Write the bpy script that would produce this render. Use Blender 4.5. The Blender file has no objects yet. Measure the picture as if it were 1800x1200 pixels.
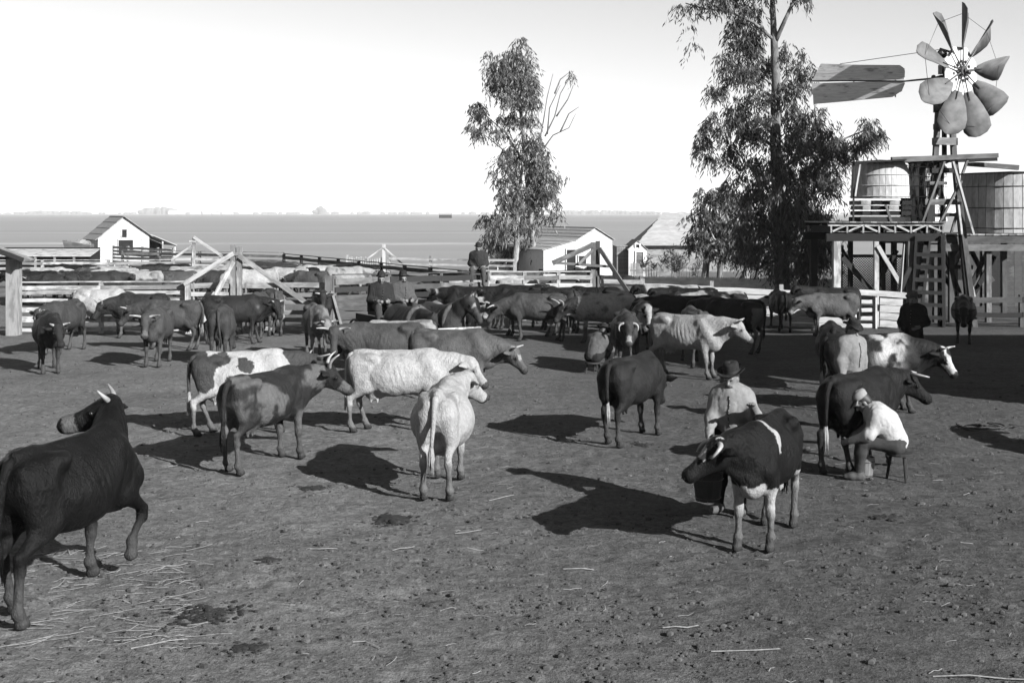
import bpy, math, random, hashlib
import numpy as np
from mathutils import Vector, Matrix

SC = bpy.context.scene
COL = SC.collection
rnd = random.Random(7)
R = math.radians
# ------------------------------------------------------------------ camera
H, F, HV = 3.45, 2200.0, 375.0      # eye height (m), focal length in photo px, horizon row of the photo
cam_d = bpy.data.cameras.new("camera")
cam = bpy.data.objects.new("camera", cam_d); COL.objects.link(cam)
cam.location = (0, 0, H); cam.rotation_euler = (R(90), 0, 0)
cam_d.sensor_fit = 'HORIZONTAL'; cam_d.sensor_width = 36.0
cam_d.lens = F / 1800.0 * 36.0
cam_d.shift_y = -(600.0 - HV) / 1800.0
cam_d.clip_start = 0.1; cam_d.clip_end = 30000
SC.camera = cam
# ------------------------------------------------------------------ light
SUN_EL, SUN_AZ = R(26), R(-45)       # the sun stands behind the camera on its right
world = bpy.data.worlds.new("World"); SC.world = world; world.use_nodes = True
wn = world.node_tree; wn.nodes.clear()
sky = wn.nodes.new('ShaderNodeTexSky'); sky.sky_type = 'NISHITA'; sky.sun_disc = False
sky.sun_elevation = SUN_EL; sky.sun_rotation = R(135)
sky.altitude = 10; sky.air_density = 0.42; sky.dust_density = 0.5; sky.ozone_density = 1.0
bw = wn.nodes.new('ShaderNodeSeparateColor')     # a blue-sensitive plate: grey daylight weighed by the sky's blue
bg = wn.nodes.new('ShaderNodeBackground'); bg.inputs['Strength'].default_value = 0.05
wo = wn.nodes.new('ShaderNodeOutputWorld')
wn.links.new(sky.outputs[0], bw.inputs[0]); wn.links.new(bw.outputs[2], bg.inputs[0]); wn.links.new(bg.outputs[0], wo.inputs[0])
sun_d = bpy.data.lights.new("sun", 'SUN'); sun_d.energy = 5.0; sun_d.angle = R(0.5); sun_d.color = (1, 1, 1)
sun = bpy.data.objects.new("sun", sun_d); COL.objects.link(sun)
sd = Vector((math.cos(SUN_EL) * math.cos(SUN_AZ), math.cos(SUN_EL) * math.sin(SUN_AZ), math.sin(SUN_EL)))
sun.rotation_euler = sd.to_track_quat('Z', 'Y').to_euler()
sun.location = (30, -30, 30)
SC.view_settings.view_transform = 'Standard'; SC.view_settings.look = 'None'
SC.view_settings.gamma = 1.0; SC.view_settings.use_curve_mapping = False
SC.view_settings.exposure = 1.75
try:
    SC.cycles.use_denoising = True; SC.cycles.max_bounces = 6; SC.cycles.diffuse_bounces = 3
    SC.cycles.transparent_max_bounces = 8
except Exception: pass

# ------------------------------------------------------------------ small helpers
def gx(u, Y): return (u - 900.0) * Y / F
def gz(v, Y): return H - (v - HV) * Y / F
def gy(v): return H * F / (v - HV)
def ground(u, v):
    Y = gy(v); return gx(u, Y), Y
def W(u, v, Y): return Vector((gx(u, Y), Y, gz(v, Y)))

def hashf(ix, iy, iz, seed):
    h = (ix * 374761393 + iy * 668265263 + iz * 1274126177 + seed * 974634777) & 0xffffffff
    h = ((h ^ (h >> 13)) * 1274126177) & 0xffffffff
    h = ((h ^ (h >> 15)) * 2246822519) & 0xffffffff
    return ((h ^ (h >> 16)) & 0xffff) / 32767.5 - 1.0
def vnoise(P, seed=0):
    P = np.asarray(P, dtype=np.float64)
    I = np.floor(P).astype(np.int64); f = P - I; f = f * f * (3 - 2 * f)
    out = 0
    for dx in (0, 1):
        for dy in (0, 1):
            for dz in (0, 1):
                w = (f[..., 0] if dx else 1 - f[..., 0]) * (f[..., 1] if dy else 1 - f[..., 1]) * (f[..., 2] if dz else 1 - f[..., 2])
                out = out + w * hashf(I[..., 0] + dx, I[..., 1] + dy, I[..., 2] + dz, seed)
    return out
def fbm(P, seed=0, oct=3):
    s, a, t = 0, 1.0, 0
    for o in range(oct):
        s = s + a * vnoise(P * (2.03 ** o) + o * 17.3, seed + o); t += a; a *= 0.5
    return s / t

def props(o, label=None, cat=None, group=None, kind=None):
    if label: o['label'] = label
    if cat: o['category'] = cat
    if group: o['group'] = group
    if kind: o['kind'] = kind
    return o
def empty(name, loc, rz=0.0, label=None, cat=None, group=None, scale=1.0):
    o = bpy.data.objects.new(name, None); COL.objects.link(o)
    o.location = loc; o.rotation_euler = (0, 0, rz); o.scale = (scale,) * 3
    o.empty_display_size = 0.2
    return props(o, label, cat, group)
def mesh_np(name, V, Fq, mat, parent=None, smooth=False, attr=None, loc=None):
    V = np.asarray(V, dtype=np.float32); 
    me = bpy.data.meshes.new(name)
    if isinstance(Fq, np.ndarray):
        nf, k = Fq.shape
        me.vertices.add(len(V)); me.vertices.foreach_set('co', V.ravel())
        me.loops.add(nf * k); me.loops.foreach_set('vertex_index', Fq.astype(np.int32).ravel())
        me.polygons.add(nf); me.polygons.foreach_set('loop_start', np.arange(0, nf * k, k, dtype=np.int32))
        me.polygons.foreach_set('loop_total', np.full(nf, k, dtype=np.int32))
        me.update(calc_edges=True)
    else:
        me.from_pydata([tuple(map(float, v)) for v in V], [], Fq); me.update()
    if smooth: me.polygons.foreach_set('use_smooth', np.ones(len(me.polygons), dtype=bool))
    if attr is not None:
        for an, arr in attr.items():
            a = me.attributes.new(an, 'FLOAT', 'POINT'); a.data.foreach_set('value', np.asarray(arr, dtype=np.float32))
    if mat: me.materials.append(mat)
    o = bpy.data.objects.new(name, me); COL.objects.link(o)
    if parent is not None: o.parent = parent
    if loc is not None: o.location = loc
    return o

class MB:
    """collects simple pieces (in world or local space) into one mesh"""
    def __init__(s): s.V = []; s.F = []
    def add(s, V, Fs):
        n = len(s.V); s.V += [tuple(v) for v in V]; s.F += [tuple(i + n for i in f) for f in Fs]; return s
    def box(s, c, d, rz=0.0):
        c = Vector(c); q = Matrix.Rotation(rz, 3, 'Z'); h = [x / 2 for x in d]
        V = [c + q @ Vector((sx * h[0], sy * h[1], sz * h[2])) for sz in (-1, 1) for sy in (-1, 1) for sx in (-1, 1)]
        return s.add(V, [(0, 2, 3, 1), (4, 5, 7, 6), (0, 1, 5, 4), (2, 6, 7, 3), (0, 4, 6, 2), (1, 3, 7, 5)])
    def bar(s, a, b, w, t, up=(0, 0, 1), taper=1.0):
        a = Vector(a); b = Vector(b); x = (b - a).normalized(); up = Vector(up)
        if abs(x.dot(up)) > 0.98: up = Vector((0, 1, 0))
        y = up.cross(x).normalized(); z = x.cross(y)
        V = []
        for p, k in ((a, 1), (b, taper)):
            V += [p - y * t / 2 * k - z * w / 2 * k, p + y * t / 2 * k - z * w / 2 * k, p + y * t / 2 * k + z * w / 2 * k, p - y * t / 2 * k + z * w / 2 * k]
        return s.add(V, [(0, 3, 2, 1), (4, 5, 6, 7), (0, 1, 5, 4), (1, 2, 6, 5), (2, 3, 7, 6), (3, 0, 4, 7)])
    def tube(s, pts, rad, n=8, caps=True):
        pts = [Vector(p) for p in pts]; 
        if not hasattr(rad, '__len__'): rad = [rad] * len(pts)
        prev = None; V = []; Fs = []
        for i, p in enumerate(pts):
            d = (pts[min(i + 1, len(pts) - 1)] - pts[max(i - 1, 0)]).normalized()
            if prev is None:
                u = Vector((0, 0, 1)) if abs(d.z) < 0.9 else Vector((1, 0, 0))
                y = d.cross(u).normalized()
            else:
                y = (prev - d * prev.dot(d)).normalized()
            prev = y; z = d.cross(y)
            for k in range(n):
                a = 2 * math.pi * k / n; V.append(p + (y * math.cos(a) + z * math.sin(a)) * rad[i])
        for i in range(len(pts) - 1):
            for k in range(n):
                Fs.append((i * n + k, i * n + (k + 1) % n, (i + 1) * n + (k + 1) % n, (i + 1) * n + k))
        if caps:
            Fs.append(tuple(range(n - 1, -1, -1))); Fs.append(tuple((len(pts) - 1) * n + k for k in range(n)))
        return s.add(V, Fs)
    def lathe(s, prof, n=20, c=(0, 0, 0)):
        V = []; Fs = []
        for r_, z in prof:
            for k in range(n):
                a = 2 * math.pi * k / n; V.append((c[0] + r_ * math.cos(a), c[1] + r_ * math.sin(a), c[2] + z))
        for i in range(len(prof) - 1):
            for k in range(n): Fs.append((i * n + k, i * n + (k + 1) % n, (i + 1) * n + (k + 1) % n, (i + 1) * n + k))
        return s.add(V, Fs)
    def sphere(s, c, r, n=10, m=6):
        if not hasattr(r, '__len__'): r = (r, r, r)
        V = []; Fs = []
        for i in range(m + 1):
            t = math.pi * i / m
            for k in range(n):
                a = 2 * math.pi * k / n
                V.append((c[0] + r[0] * math.sin(t) * math.cos(a), c[1] + r[1] * math.sin(t) * math.sin(a), c[2] - r[2] * math.cos(t)))
        for i in range(m):
            for k in range(n): Fs.append((i * n + k, i * n + (k + 1) % n, (i + 1) * n + (k + 1) % n, (i + 1) * n + k))
        return s.add(V, Fs)
    def build(s, name, mat, parent=None, smooth=False, origin=None):
        V = np.array(s.V, dtype=np.float64)
        if origin is None and parent is not None and parent.get('_org') is not None: pass
        off = None
        if origin is not None: V = V - np.array(origin)
        return mesh_np(name, V, s.F, mat, parent, smooth, loc=origin)
def wparent(o, parent):
    """parent an object built in world space under an unrotated empty"""
    o.parent = parent; o.location = Vector(o.location) - Vector(parent.location); return o

def board(name, a, b, w, t, mat, parent=None, up=(0, 0, 1), taper=1.0, jag=0.0, bow=0.004):
    """one sawn board or post from a to b, its own object, x along the grain"""
    a = Vector(a); b = Vector(b); L = (b - a).length; x = (b - a).normalized(); up = Vector(up)
    if abs(x.dot(up)) > 0.98: up = Vector((0, 1, 0))
    y = up.cross(x).normalized(); z = x.cross(y)
    nseg = 3; V = []
    for i in range(nseg + 1):
        f = i / nseg; k = 1 + (taper - 1) * f
        dz = rnd.uniform(-bow, bow) * 1.5; dy = rnd.uniform(-bow, bow); ww = w * k * rnd.uniform(0.97, 1.03)
        e = rnd.uniform(-jag, jag) if i in (0, nseg) else 0
        px = -L / 2 + L * f + e
        V += [(px, dy - t / 2 * k, dz - ww / 2), (px, dy + t / 2 * k, dz - ww / 2), (px, dy + t / 2 * k, dz + ww / 2), (px, dy - t / 2 * k, dz + ww / 2)]
    Fs = [(0, 3, 2, 1), (nseg * 4, nseg * 4 + 1, nseg * 4 + 2, nseg * 4 + 3)]
    for i in range(nseg):
        o_ = i * 4
        for k in range(4): Fs.append((o_ + k, o_ + (k + 1) % 4, o_ + 4 + (k + 1) % 4, o_ + 4 + k))
    o = mesh_np(name, V, Fs, mat)
    M = Matrix((x, y, z)).transposed().to_4x4(); M.translation = (a + b) / 2
    if parent is not None:
        o.parent = parent; M.translation = M.translation - Vector(parent.location)
    o.matrix_basis = M
    return o

# ------------------------------------------------------------------ materials
TK = 0.79      # the plate's slow, blue-sensitive emulsion: all greys of things scaled alike
def newmat(name):
    m = bpy.data.materials.new(name); m.use_nodes = True; nt = m.node_tree; nt.nodes.clear()
    out = nt.nodes.new('ShaderNodeOutputMaterial'); b = nt.nodes.new('ShaderNodeBsdfPrincipled')
    nt.links.new(b.outputs[0], out.inputs[0]); b.inputs['Specular IOR Level'].default_value = 0.3
    return m, nt, b
def nd(nt, t, **kw):
    n = nt.nodes.new(t)
    for k, v in kw.items():
        if k in ('op',): n.operation = v
        else: setattr(n, k, v)
    return n
def math_(nt, op, a, b=None, clamp=False):
    n = nt.nodes.new('ShaderNodeMath'); n.operation = op; n.use_clamp = clamp
    for i, x in enumerate((a, b)):
        if x is None: continue
        if isinstance(x, (int, float)): n.inputs[i].default_value = x
        else: nt.links.new(x, n.inputs[i])
    return n.outputs[0]
def maprange(nt, x, a, b, c, d):
    n = nt.nodes.new('ShaderNodeMapRange'); nt.links.new(x, n.inputs[0])
    for i, v in enumerate((a, b, c, d)): n.inputs[i + 1].default_value = v
    return n.outputs[0]
def tex_noise(nt, vec, scale, detail=4, rough=0.55):
    n = nt.nodes.new('ShaderNodeTexNoise'); n.inputs['Scale'].default_value = scale
    n.inputs['Detail'].default_value = detail; n.inputs['Roughness'].default_value = rough
    if vec is not None: nt.links.new(vec, n.inputs['Vector'])
    return n.outputs['Fac']
def mapped(nt, src, scale):
    tc = nt.nodes.new('ShaderNodeTexCoord'); m = nt.nodes.new('ShaderNodeMapping')
    m.inputs['Scale'].default_value = scale; nt.links.new(tc.outputs[src], m.inputs['Vector']); return m.outputs[0]
def bump(nt, b, h, strength=0.4, dist=0.01):
    n = nt.nodes.new('ShaderNodeBump'); n.inputs['Strength'].default_value = strength; n.inputs['Distance'].default_value = dist
    nt.links.new(h, n.inputs['Height']); nt.links.new(n.outputs[0], b.inputs['Normal'])
def simple(name, tone, rough=0.8, noise=0.25, nscale=8, spec=0.12, metal=0.0, bumpd=0.0):
    m, nt, b = newmat(name)
    v = tex_noise(nt, mapped(nt, 'Object', (1, 1, 1)), nscale)
    tone = tone * TK
    val = maprange(nt, v, 0.3, 0.7, tone * (1 - noise), tone * (1 + noise))
    nt.links.new(val, b.inputs['Base Color']); b.inputs['Roughness'].default_value = rough
    b.inputs['Specular IOR Level'].default_value = spec; b.inputs['Metallic'].default_value = metal
    if bumpd: bump(nt, b, v, 0.5, bumpd)
    return m
def wood(name, tone, worn=None, wornamt=0.45, vary=0.25, grain=1.0, rough=0.85):
    """weathered board: grain along local x, optional flaking whitewash that shows the worn tone"""
    m, nt, b = newmat(name)
    tone = tone * TK; worn = None if worn is None else worn * TK
    g1 = tex_noise(nt, mapped(nt, 'Object', (1.2 * grain, 22 * grain, 22 * grain)), 3.0, 5, 0.6)
    g2 = tex_noise(nt, mapped(nt, 'Object', (0.9, 2.5, 2.5)), 2.2, 4, 0.6)
    oi = nt.nodes.new('ShaderNodeObjectInfo')
    rv = maprange(nt, oi.outputs['Random'], 0, 1, 1 - vary, 1 + vary)
    t = math_(nt, 'MULTIPLY', maprange(nt, g1, 0.3, 0.7, tone * 0.72, tone * 1.22), rv)
    if worn is not None:
        s = math_(nt, 'ADD', math_(nt, 'MULTIPLY', g1, 0.5), math_(nt, 'MULTIPLY', g2, 0.7))
        s = math_(nt, 'ADD', s, maprange(nt, oi.outputs['Random'], 0, 1, -0.06, 0.06))
        k = maprange(nt, s, 1.0 - wornamt - 0.06, 1.0 - wornamt + 0.06, 0, 1)
        wt = maprange(nt, g1, 0.3, 0.7, worn * 0.7, worn * 1.3)
        mx = nt.nodes.new('ShaderNodeMix'); mx.data_type = 'FLOAT'
        nt.links.new(k, mx.inputs[0]); nt.links.new(t, mx.inputs[2]); nt.links.new(wt, mx.inputs[3]); t = mx.outputs[0]
    nt.links.new(t, b.inputs['Base Color']); b.inputs['Roughness'].default_value = rough
    b.inputs['Specular IOR Level'].default_value = 0.15
    bump(nt, b, g1, 0.5, 0.006)
    return m

M = {}
M['white_board'] = wood('whitewashed_board', 0.32, 0.13, 0.37, 0.16)
M['pale_board'] = wood('pale_weathered_board', 0.24, 0.11, 0.42, 0.2)
M['grey_board'] = wood('grey_weathered_board', 0.07, 0.035, 0.42, 0.3)
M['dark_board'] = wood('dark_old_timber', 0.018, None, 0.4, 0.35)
M['mid_timber'] = wood('sawn_timber', 0.13, 0.06, 0.42, 0.25)
M['white_paint'] = wood('white_painted_siding', 0.36, 0.24, 0.36, 0.1)
M['roof'] = wood('shingle_roof', 0.30, 0.22, 0.45, 0.12)
M['iron'] = simple('dark_iron', 0.02, 0.55, 0.4, 20, 0.4, 0.0)
M['black_gap'] = simple('dark_interior', 0.012, 0.9, 0.2, 3)
M['horn'] = simple('cow_horn', 0.17, 0.45, 0.25, 14, 0.4)
M['horn_dark'] = simple('dark_horn', 0.06, 0.45, 0.25, 14, 0.4)
M['eye'] = simple('animal_eye', 0.006, 0.15, 0.1, 3, 0.6)
m, nt, b = newmat('animal_hide'); M['hide'] = m
at = nt.nodes.new('ShaderNodeAttribute'); at.attribute_name = 'coat'
n1 = tex_noise(nt, mapped(nt, 'Object', (1, 1, .45)), 60, 4, 0.65)
n2 = tex_noise(nt, mapped(nt, 'Object', (1, 1, .7)), 11, 5, 0.65)
hv = math_(nt, 'MULTIPLY', math_(nt, 'MULTIPLY', math_(nt, 'MULTIPLY', at.outputs['Fac'], TK), maprange(nt, n1, 0.25, 0.75, 0.78, 1.22)), maprange(nt, n2, 0.3, 0.7, 0.82, 1.18))
nt.links.new(hv, b.inputs['Base Color']); b.inputs['Roughness'].default_value = 0.42
b.inputs['Specular IOR Level'].default_value = 0.05
bump(nt, b, math_(nt, 'ADD', math_(nt, 'MULTIPLY', n1, 0.5), n2), 0.8, 0.035)
m, nt, b = newmat('cloth'); M['cloth'] = m
at = nt.nodes.new('ShaderNodeAttribute'); at.attribute_name = 'coat'
n1 = tex_noise(nt, mapped(nt, 'Object', (1, 1, 1)), 18, 4, 0.6)
nt.links.new(math_(nt, 'MULTIPLY', math_(nt, 'MULTIPLY', at.outputs['Fac'], TK), maprange(nt, n1, 0.3, 0.7, 0.85, 1.15)), b.inputs['Base Color'])
b.inputs['Roughness'].default_value = 0.95; b.inputs['Specular IOR Level'].default_value = 0.03
bump(nt, b, n1, 0.4, 0.015)
# ------------------------------------------------------------------ smooth solid modelling (bodies of animals and people)
def cap(a, b, ra, rb, k=0.06, tag='', lat=None, f=1.0): return ('c', np.array(a, float), np.array(b, float), ra, rb, k, tag, None if lat is None else np.array(lat, float) / np.linalg.norm(lat), f)
def ell(c, r, k=0.08, tag='', Rm=None): return ('e', np.array(c, float), np.array(r, float), Rm, k, tag)
def pdist(p, P):
    if p[0] == 'c':
        _, a, b, ra, rb, k, tag, lat, f = p
        q = P - a; d = b - a
        if lat is not None:
            s = (1 / f - 1); q = q + lat * (q @ lat)[..., None] * s; d = d + lat * (d @ lat) * s
        L2 = d @ d + 1e-9
        t = np.clip((q @ d) / L2, 0, 1)
        e = q - t[..., None] * d
        return np.sqrt((e * e).sum(-1)) - (ra + (rb - ra) * t)
    _, c, r, Rm, k, tag = p
    q = P - c
    if Rm is not None: q = q @ Rm
    k0 = np.sqrt(((q / r) ** 2).sum(-1)); k1 = np.sqrt(((q / (r * r)) ** 2).sum(-1)) + 1e-9
    return k0 * (k0 - 1) / k1
def pbox(p):
    if p[0] == 'c':
        m = max(p[3], p[4]); return np.minimum(p[1], p[2]) - m, np.maximum(p[1], p[2]) + m
    m = p[2].max() if p[3] is not None else p[2]
    return p[1] - m, p[1] + m
def pk(p): return p[5] if p[0] == 'c' else p[4]
def ptag(p): return p[6] if p[0] == 'c' else p[5]
def polygonize(prims, h, zmin=None):
    lo = np.min([pbox(p)[0] for p in prims], axis=0) - 3 * h
    hi = np.max([pbox(p)[1] for p in prims], axis=0) + 3 * h
    n = np.ceil((hi - lo) / h).astype(int) + 1
    ax = [lo[i] + h * np.arange(n[i]) for i in range(3)]
    D = np.full(n, 0.5)
    for p in prims:
        k = pk(p); a, b = pbox(p); mg = k + 2.5 * h
        i0 = np.maximum(((a - mg - lo) / h).astype(int), 0); i1 = np.minimum(np.ceil((b + mg - lo) / h).astype(int) + 1, n)
        g = np.stack(np.meshgrid(ax[0][i0[0]:i1[0]], ax[1][i0[1]:i1[1]], ax[2][i0[2]:i1[2]], indexing='ij'), -1)
        d = pdist(p, g); sl = (slice(i0[0], i1[0]), slice(i0[1], i1[1]), slice(i0[2], i1[2]))
        o = D[sl]; hh = np.maximum(k - np.abs(o - d), 0) / max(k, 1e-6)
        D[sl] = np.minimum(o, d) - hh * hh * k * 0.25
    if zmin is not None:
        D = np.maximum(D, (zmin - ax[2])[None, None, :])
    S = D < 0
    c = np.zeros(n - 1, int)
    offs = [(i, j, k) for i in (0, 1) for j in (0, 1) for k in (0, 1)]
    for (i, j, k) in offs: c += S[i:n[0] - 1 + i, j:n[1] - 1 + j, k:n[2] - 1 + k]
    act = (c > 0) & (c < 8)
    I = np.stack(np.nonzero(act), -1); ids = np.full(n - 1, -1, int); ids[act] = np.arange(len(I))
    val = {o: D[I[:, 0] + o[0], I[:, 1] + o[1], I[:, 2] + o[2]] for o in offs}
    pos = np.zeros((len(I), 3)); cnt = np.zeros(len(I))
    for o in offs:
        for a in range(3):
            if o[a] == 1: continue
            o2 = tuple(1 if q == a else o[q] for q in range(3))
            va, vb = val[o], val[o2]; m = (va < 0) != (vb < 0)
            t = np.where(m, va / np.where(m, va - vb, 1), 0)
            pt = np.array(o, float)[None, :].repeat(len(I), 0); pt[:, a] += t
            pos += pt * m[:, None]; cnt += m
    V = lo + h * (I + pos / cnt[:, None])
    quads = []
    for a in range(3):
        b_, c_ = (a + 1) % 3, (a + 2) % 3
        sl0 = [slice(None)] * 3; sl1 = [slice(None)] * 3; sl0[a] = slice(0, -1); sl1[a] = slice(1, None)
        s0, s1 = S[tuple(sl0)], S[tuple(sl1)]
        ch = (s0 != s1); J = np.stack(np.nonzero(ch), -1)
        J = J[(J[:, b_] > 0) & (J[:, c_] > 0) & (J[:, b_] < n[b_] - 1) & (J[:, c_] < n[c_] - 1)]
        def idx(db, dc):
            K = J.copy(); K[:, b_] += db; K[:, c_] += dc; return ids[K[:, 0], K[:, 1], K[:, 2]]
        q = np.stack([idx(-1, -1), idx(0, -1), idx(0, 0), idx(-1, 0)], -1)
        fl = ~s0[J[:, 0], J[:, 1], J[:, 2]]
        q[fl] = q[fl][:, ::-1]; quads.append(q)
    Q = np.concatenate(quads); Q = Q[(Q >= 0).all(1)]
    return V, Q
def nearest_tags(prims, V):
    best = np.full(len(V), 9.0); tg = np.zeros(len(V), int); names = []
    for p in prims:
        t = ptag(p)
        if t not in names: names.append(t)
        d = pdist(p, V); m = d < best; best[m] = d[m]; tg[m] = names.index(t)
    return tg, names
# ------------------------------------------------------------------ cattle
def rotdir(yaw, pitch):
    return np.array([math.cos(R(pitch)) * math.cos(R(yaw)), math.cos(R(pitch)) * math.sin(R(yaw)), math.sin(R(pitch))])
def cow_prims(pz, horse=False):
    """pz: ny, np = neck yaw / pitch, hy, hp = head yaw / pitch (relative to the body), legs = 4 dx, fat, bone, udder"""
    fat = pz.get('fat', 1.0); bone = pz.get('bone', 1.0); P = []
    L = pz.get('long', 1.0)
    if not horse:
        P += [ell((0.0, 0, .93), (.70 * L, .275 * fat, .325), .1, 'body'),
              ell((-.10, 0, .80), (.50, .285 * fat, .255 * fat), .12, 'belly'),
              ell((-.12, .13 * fat, .86), (.36, .17 * fat, .24), .12, 'body'), ell((-.12, -.13 * fat, .86), (.36, .17 * fat, .24), .12, 'body'),
              ell((.42, 0, .90), (.32, .215, .335), .12, 'body'),
              ell((.62, 0, .70), (.17, .12, .15), .12, 'brisket'),
              ell((-.55, 0, 1.02), (.27, .195, .26), .07, 'body'),
              cap((-.72, 0, 1.25), (.30, 0, 1.225), .034, .036, .085, 'back'),
              cap((.28, 0, 1.225), (.50, 0, 1.245), .045, .055, .09, 'back')]
        for s in (1, -1):
            P += [cap((-.39, s * .195, 1.182), (-.47, s * .19, 1.172), .034 * bone, .032 * bone, .10, 'body'),
                  cap((-.44, s * .185, 1.165), (-.76, s * .11, 1.13), .046, .048, .10, 'body'),
                  cap((-.60, s * .135, 1.00), (-.54, s * .165, .70), .17, .10, .07, 'thigh', (0, 1, 0), .72),
                  cap((-.70, s * .12, .98), (-.66, s * .15, .72), .10, .075, .1, 'thigh'),
                  cap((.40, s * .165, 1.12), (.60, s * .17, .84), .10, .11, .06, 'shoulder', (0, 1, 0), .66),
                  cap((.58, s * .168, .84), (.46, s * .165, .70), .095, .09, .06, 'shoulder', (0, 1, 0), .8)]
    else:
        P += [ell((0.0, 0, 1.06), (.72, .27, .32), .1, 'body'), ell((-.05, 0, .98), (.5, .27, .27), .1, 'belly'),
              ell((.48, 0, 1.08), (.30, .235, .35), .12, 'body'), ell((.62, 0, 1.0), (.17, .2, .2), .12, 'brisket'),
              ell((-.52, 0, 1.16), (.33, .26, .29), .12, 'body'), cap((-.6, 0, 1.36), (.42, 0, 1.38), .07, .07, .14, 'back')]
        for s in (1, -1):
            P += [cap((-.55, s * .15, 1.15), (-.50, s * .16, .80), .20, .12, .12, 'thigh', (0, 1, 0), .75),
                  cap((.42, s * .15, 1.2), (.58, s * .16, .95), .13, .12, .12, 'shoulder', (0, 1, 0), .7),
                  cap((.56, s * .16, .95), (.50, s * .16, .82), .11, .1, .1, 'shoulder')]
    up = 0.16 if horse else 0.0
    dx = pz.get('legs', (0, 0, 0, 0))       # front left, front right, hind left, hind right
    lift = pz.get('lift', (0, 0, 0, 0)); hx = .56 * L - .56
    for i, s in enumerate((1, -1)):
        d = dx[i]; li = lift[i]; y = s * .155
        kn = np.array((.49 + d * .55 + li * .22, y, .40 + up * .7 + li * .16)); ft = np.array((.50 + d - li * .20, y, .125 + li * .27)) ; hf = ft + np.array((.055 - li * .09, 0, -.09 - li * .02))
        P += [cap((.47, s * .16, .74 + up), kn + (0, 0, .05), .084, .045, .06, 'foreleg'), cap(kn + (.006, 0, .03), kn + (.004, 0, -.035), .052, .047, .03, 'foreleg'),
              cap(kn - (0, 0, .03), ft + (0, 0, .02), .037, .031, .03, 'cannon'), cap(ft, ft + (.01, 0, -.02), .046, .042, .04, 'cannon'),
              cap(ft, hf, .04, .05, .03, 'hoof', (0, 1, 0), .95), cap(hf + (-.02, 0, -.01), hf + (.03, 0, -.02), .052, .036, .02, 'hoof')]
        d = dx[2 + i]; li = lift[2 + i]; y = s * .155
        hk = np.array((-.72 + d * .6, y * .95, .47 + up * .7 + li * .1)); ft = np.array((-.665 + d, y, .125 + li * .2)); hf = ft + np.array((.06, 0, -.09))
        P += [cap((-.50, s * .165, .72 + up), hk + (.03, 0, .07), .096, .046, .06, 'hindleg'), cap(hk + (-.012, 0, .06), hk + (.004, 0, -.05), .046, .044, .035, 'hindleg'),
              cap(hk - (0, 0, .03), ft + (0, 0, .02), .039, .033, .03, 'cannon'), cap(ft, ft + (.01, 0, -.02), .046, .042, .04, 'cannon'),
              cap(ft, hf, .04, .05, .03, 'hoof', (0, 1, 0), .95), cap(hf + (-.02, 0, -.01), hf + (.03, 0, -.02), .052, .036, .02, 'hoof')]
    ny, npi, hy, hp = pz.get('ny', 0), pz.get('np', 22), pz.get('hy', 0), pz.get('hp', -42)
    nl = pz.get('nl', .60) * (1.25 if horse else 1)
    base = np.array((.52, 0, 1.04 + up * 1.1)); nd_ = rotdir(ny, npi); poll = base + nd_ * nl
    lat = np.array((-math.sin(R(ny)), math.cos(R(ny)), 0))
    mid = base + nd_ * nl * .5
    top = np.array((.44, 0, 1.18 + up))
    P += [cap(base - (.12, 0, .06), mid - (0, 0, .02), .25, .175, .14, 'neck', lat, .66), cap(mid - (0, 0, .02), poll - (0, 0, .05), .175, .125, .1, 'neck', lat, .72),
          cap(top, poll - nd_ * .06 - (0, 0, .0), .07, .07, .12, 'neck')]
    h = rotdir(hy, hp); hl = np.array((-math.sin(R(hy)), math.cos(R(hy)), 0)); hu = np.cross(h, hl)
    def hp_(x, y, z): return poll + h * x + hl * y + hu * z
    Rm = np.stack((h, hl, hu), 1); S = 1.12 if horse else 1.0
    if not horse:
        P += [cap(poll - (0, 0, .22) - nd_ * .15, (.64, 0, .72), .05, .05, .12, 'dewlap', lat, .55)]
        P += [ell(hp_(.06, 0, -.07), (.135, .108, .125), .06, 'head', Rm), cap(hp_(.08, 0, -.045), hp_(.37, 0, -.07), .096, .064, .06, 'face', hl, .92),
              cap(hp_(.07, 0, -.15), hp_(.35, 0, -.115), .075, .044, .06, 'jaw', hl, .8), ell(hp_(.415, 0, -.085), (.07, .088, .074), .05, 'muzzle', Rm),
              cap(hp_(-.01, -.06, .02), hp_(-.01, .06, .02), .048, .048, .06, 'poll')]
        for s in (1, -1):
            P += [ell(hp_(.145, s * .088, -.03), (.04, .026, .032), .03, 'head', Rm),
                  cap(hp_(.02, s * .095, -.045), hp_(-.015, s * .18, -.06 ), .036, .062, .03, 'ear', hu, .5), cap(hp_(-.015, s * .18, -.06), hp_(-.055, s * .30, -.09), .062, .024, .03, 'ear', hu, .5)]
    else:
        P += [ell(hp_(.05, 0, -.08), (.14, .1, .14), .06, 'head', Rm), cap(hp_(.06, 0, -.05), hp_(.48, 0, -.08), .095, .06, .06, 'face', hl, .8),
              cap(hp_(.07, 0, -.17), hp_(.42, 0, -.13), .09, .045, .06, 'jaw', hl, .7), ell(hp_(.53, 0, -.105), (.07, .065, .065), .05, 'muzzle', Rm)]
        for s in (1, -1):
            P += [cap(hp_(-.01, s * .055, .02), hp_(-.05, s * .075, .17), .034, .016, .03, 'ear')]
    if pz.get('udder', 1) and not horse:
        P += [ell((-.40, 0, .60), (.17, .125, .12), .07, 'udder')]
        for a_ in (-.46, -.36):
            for s in (1, -1): P += [cap((a_, s * .06, .52), (a_, s * .065, .455), .022, .018, .03, 'udder')]
    return P, hp_, poll, (h, hl, hu)

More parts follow.
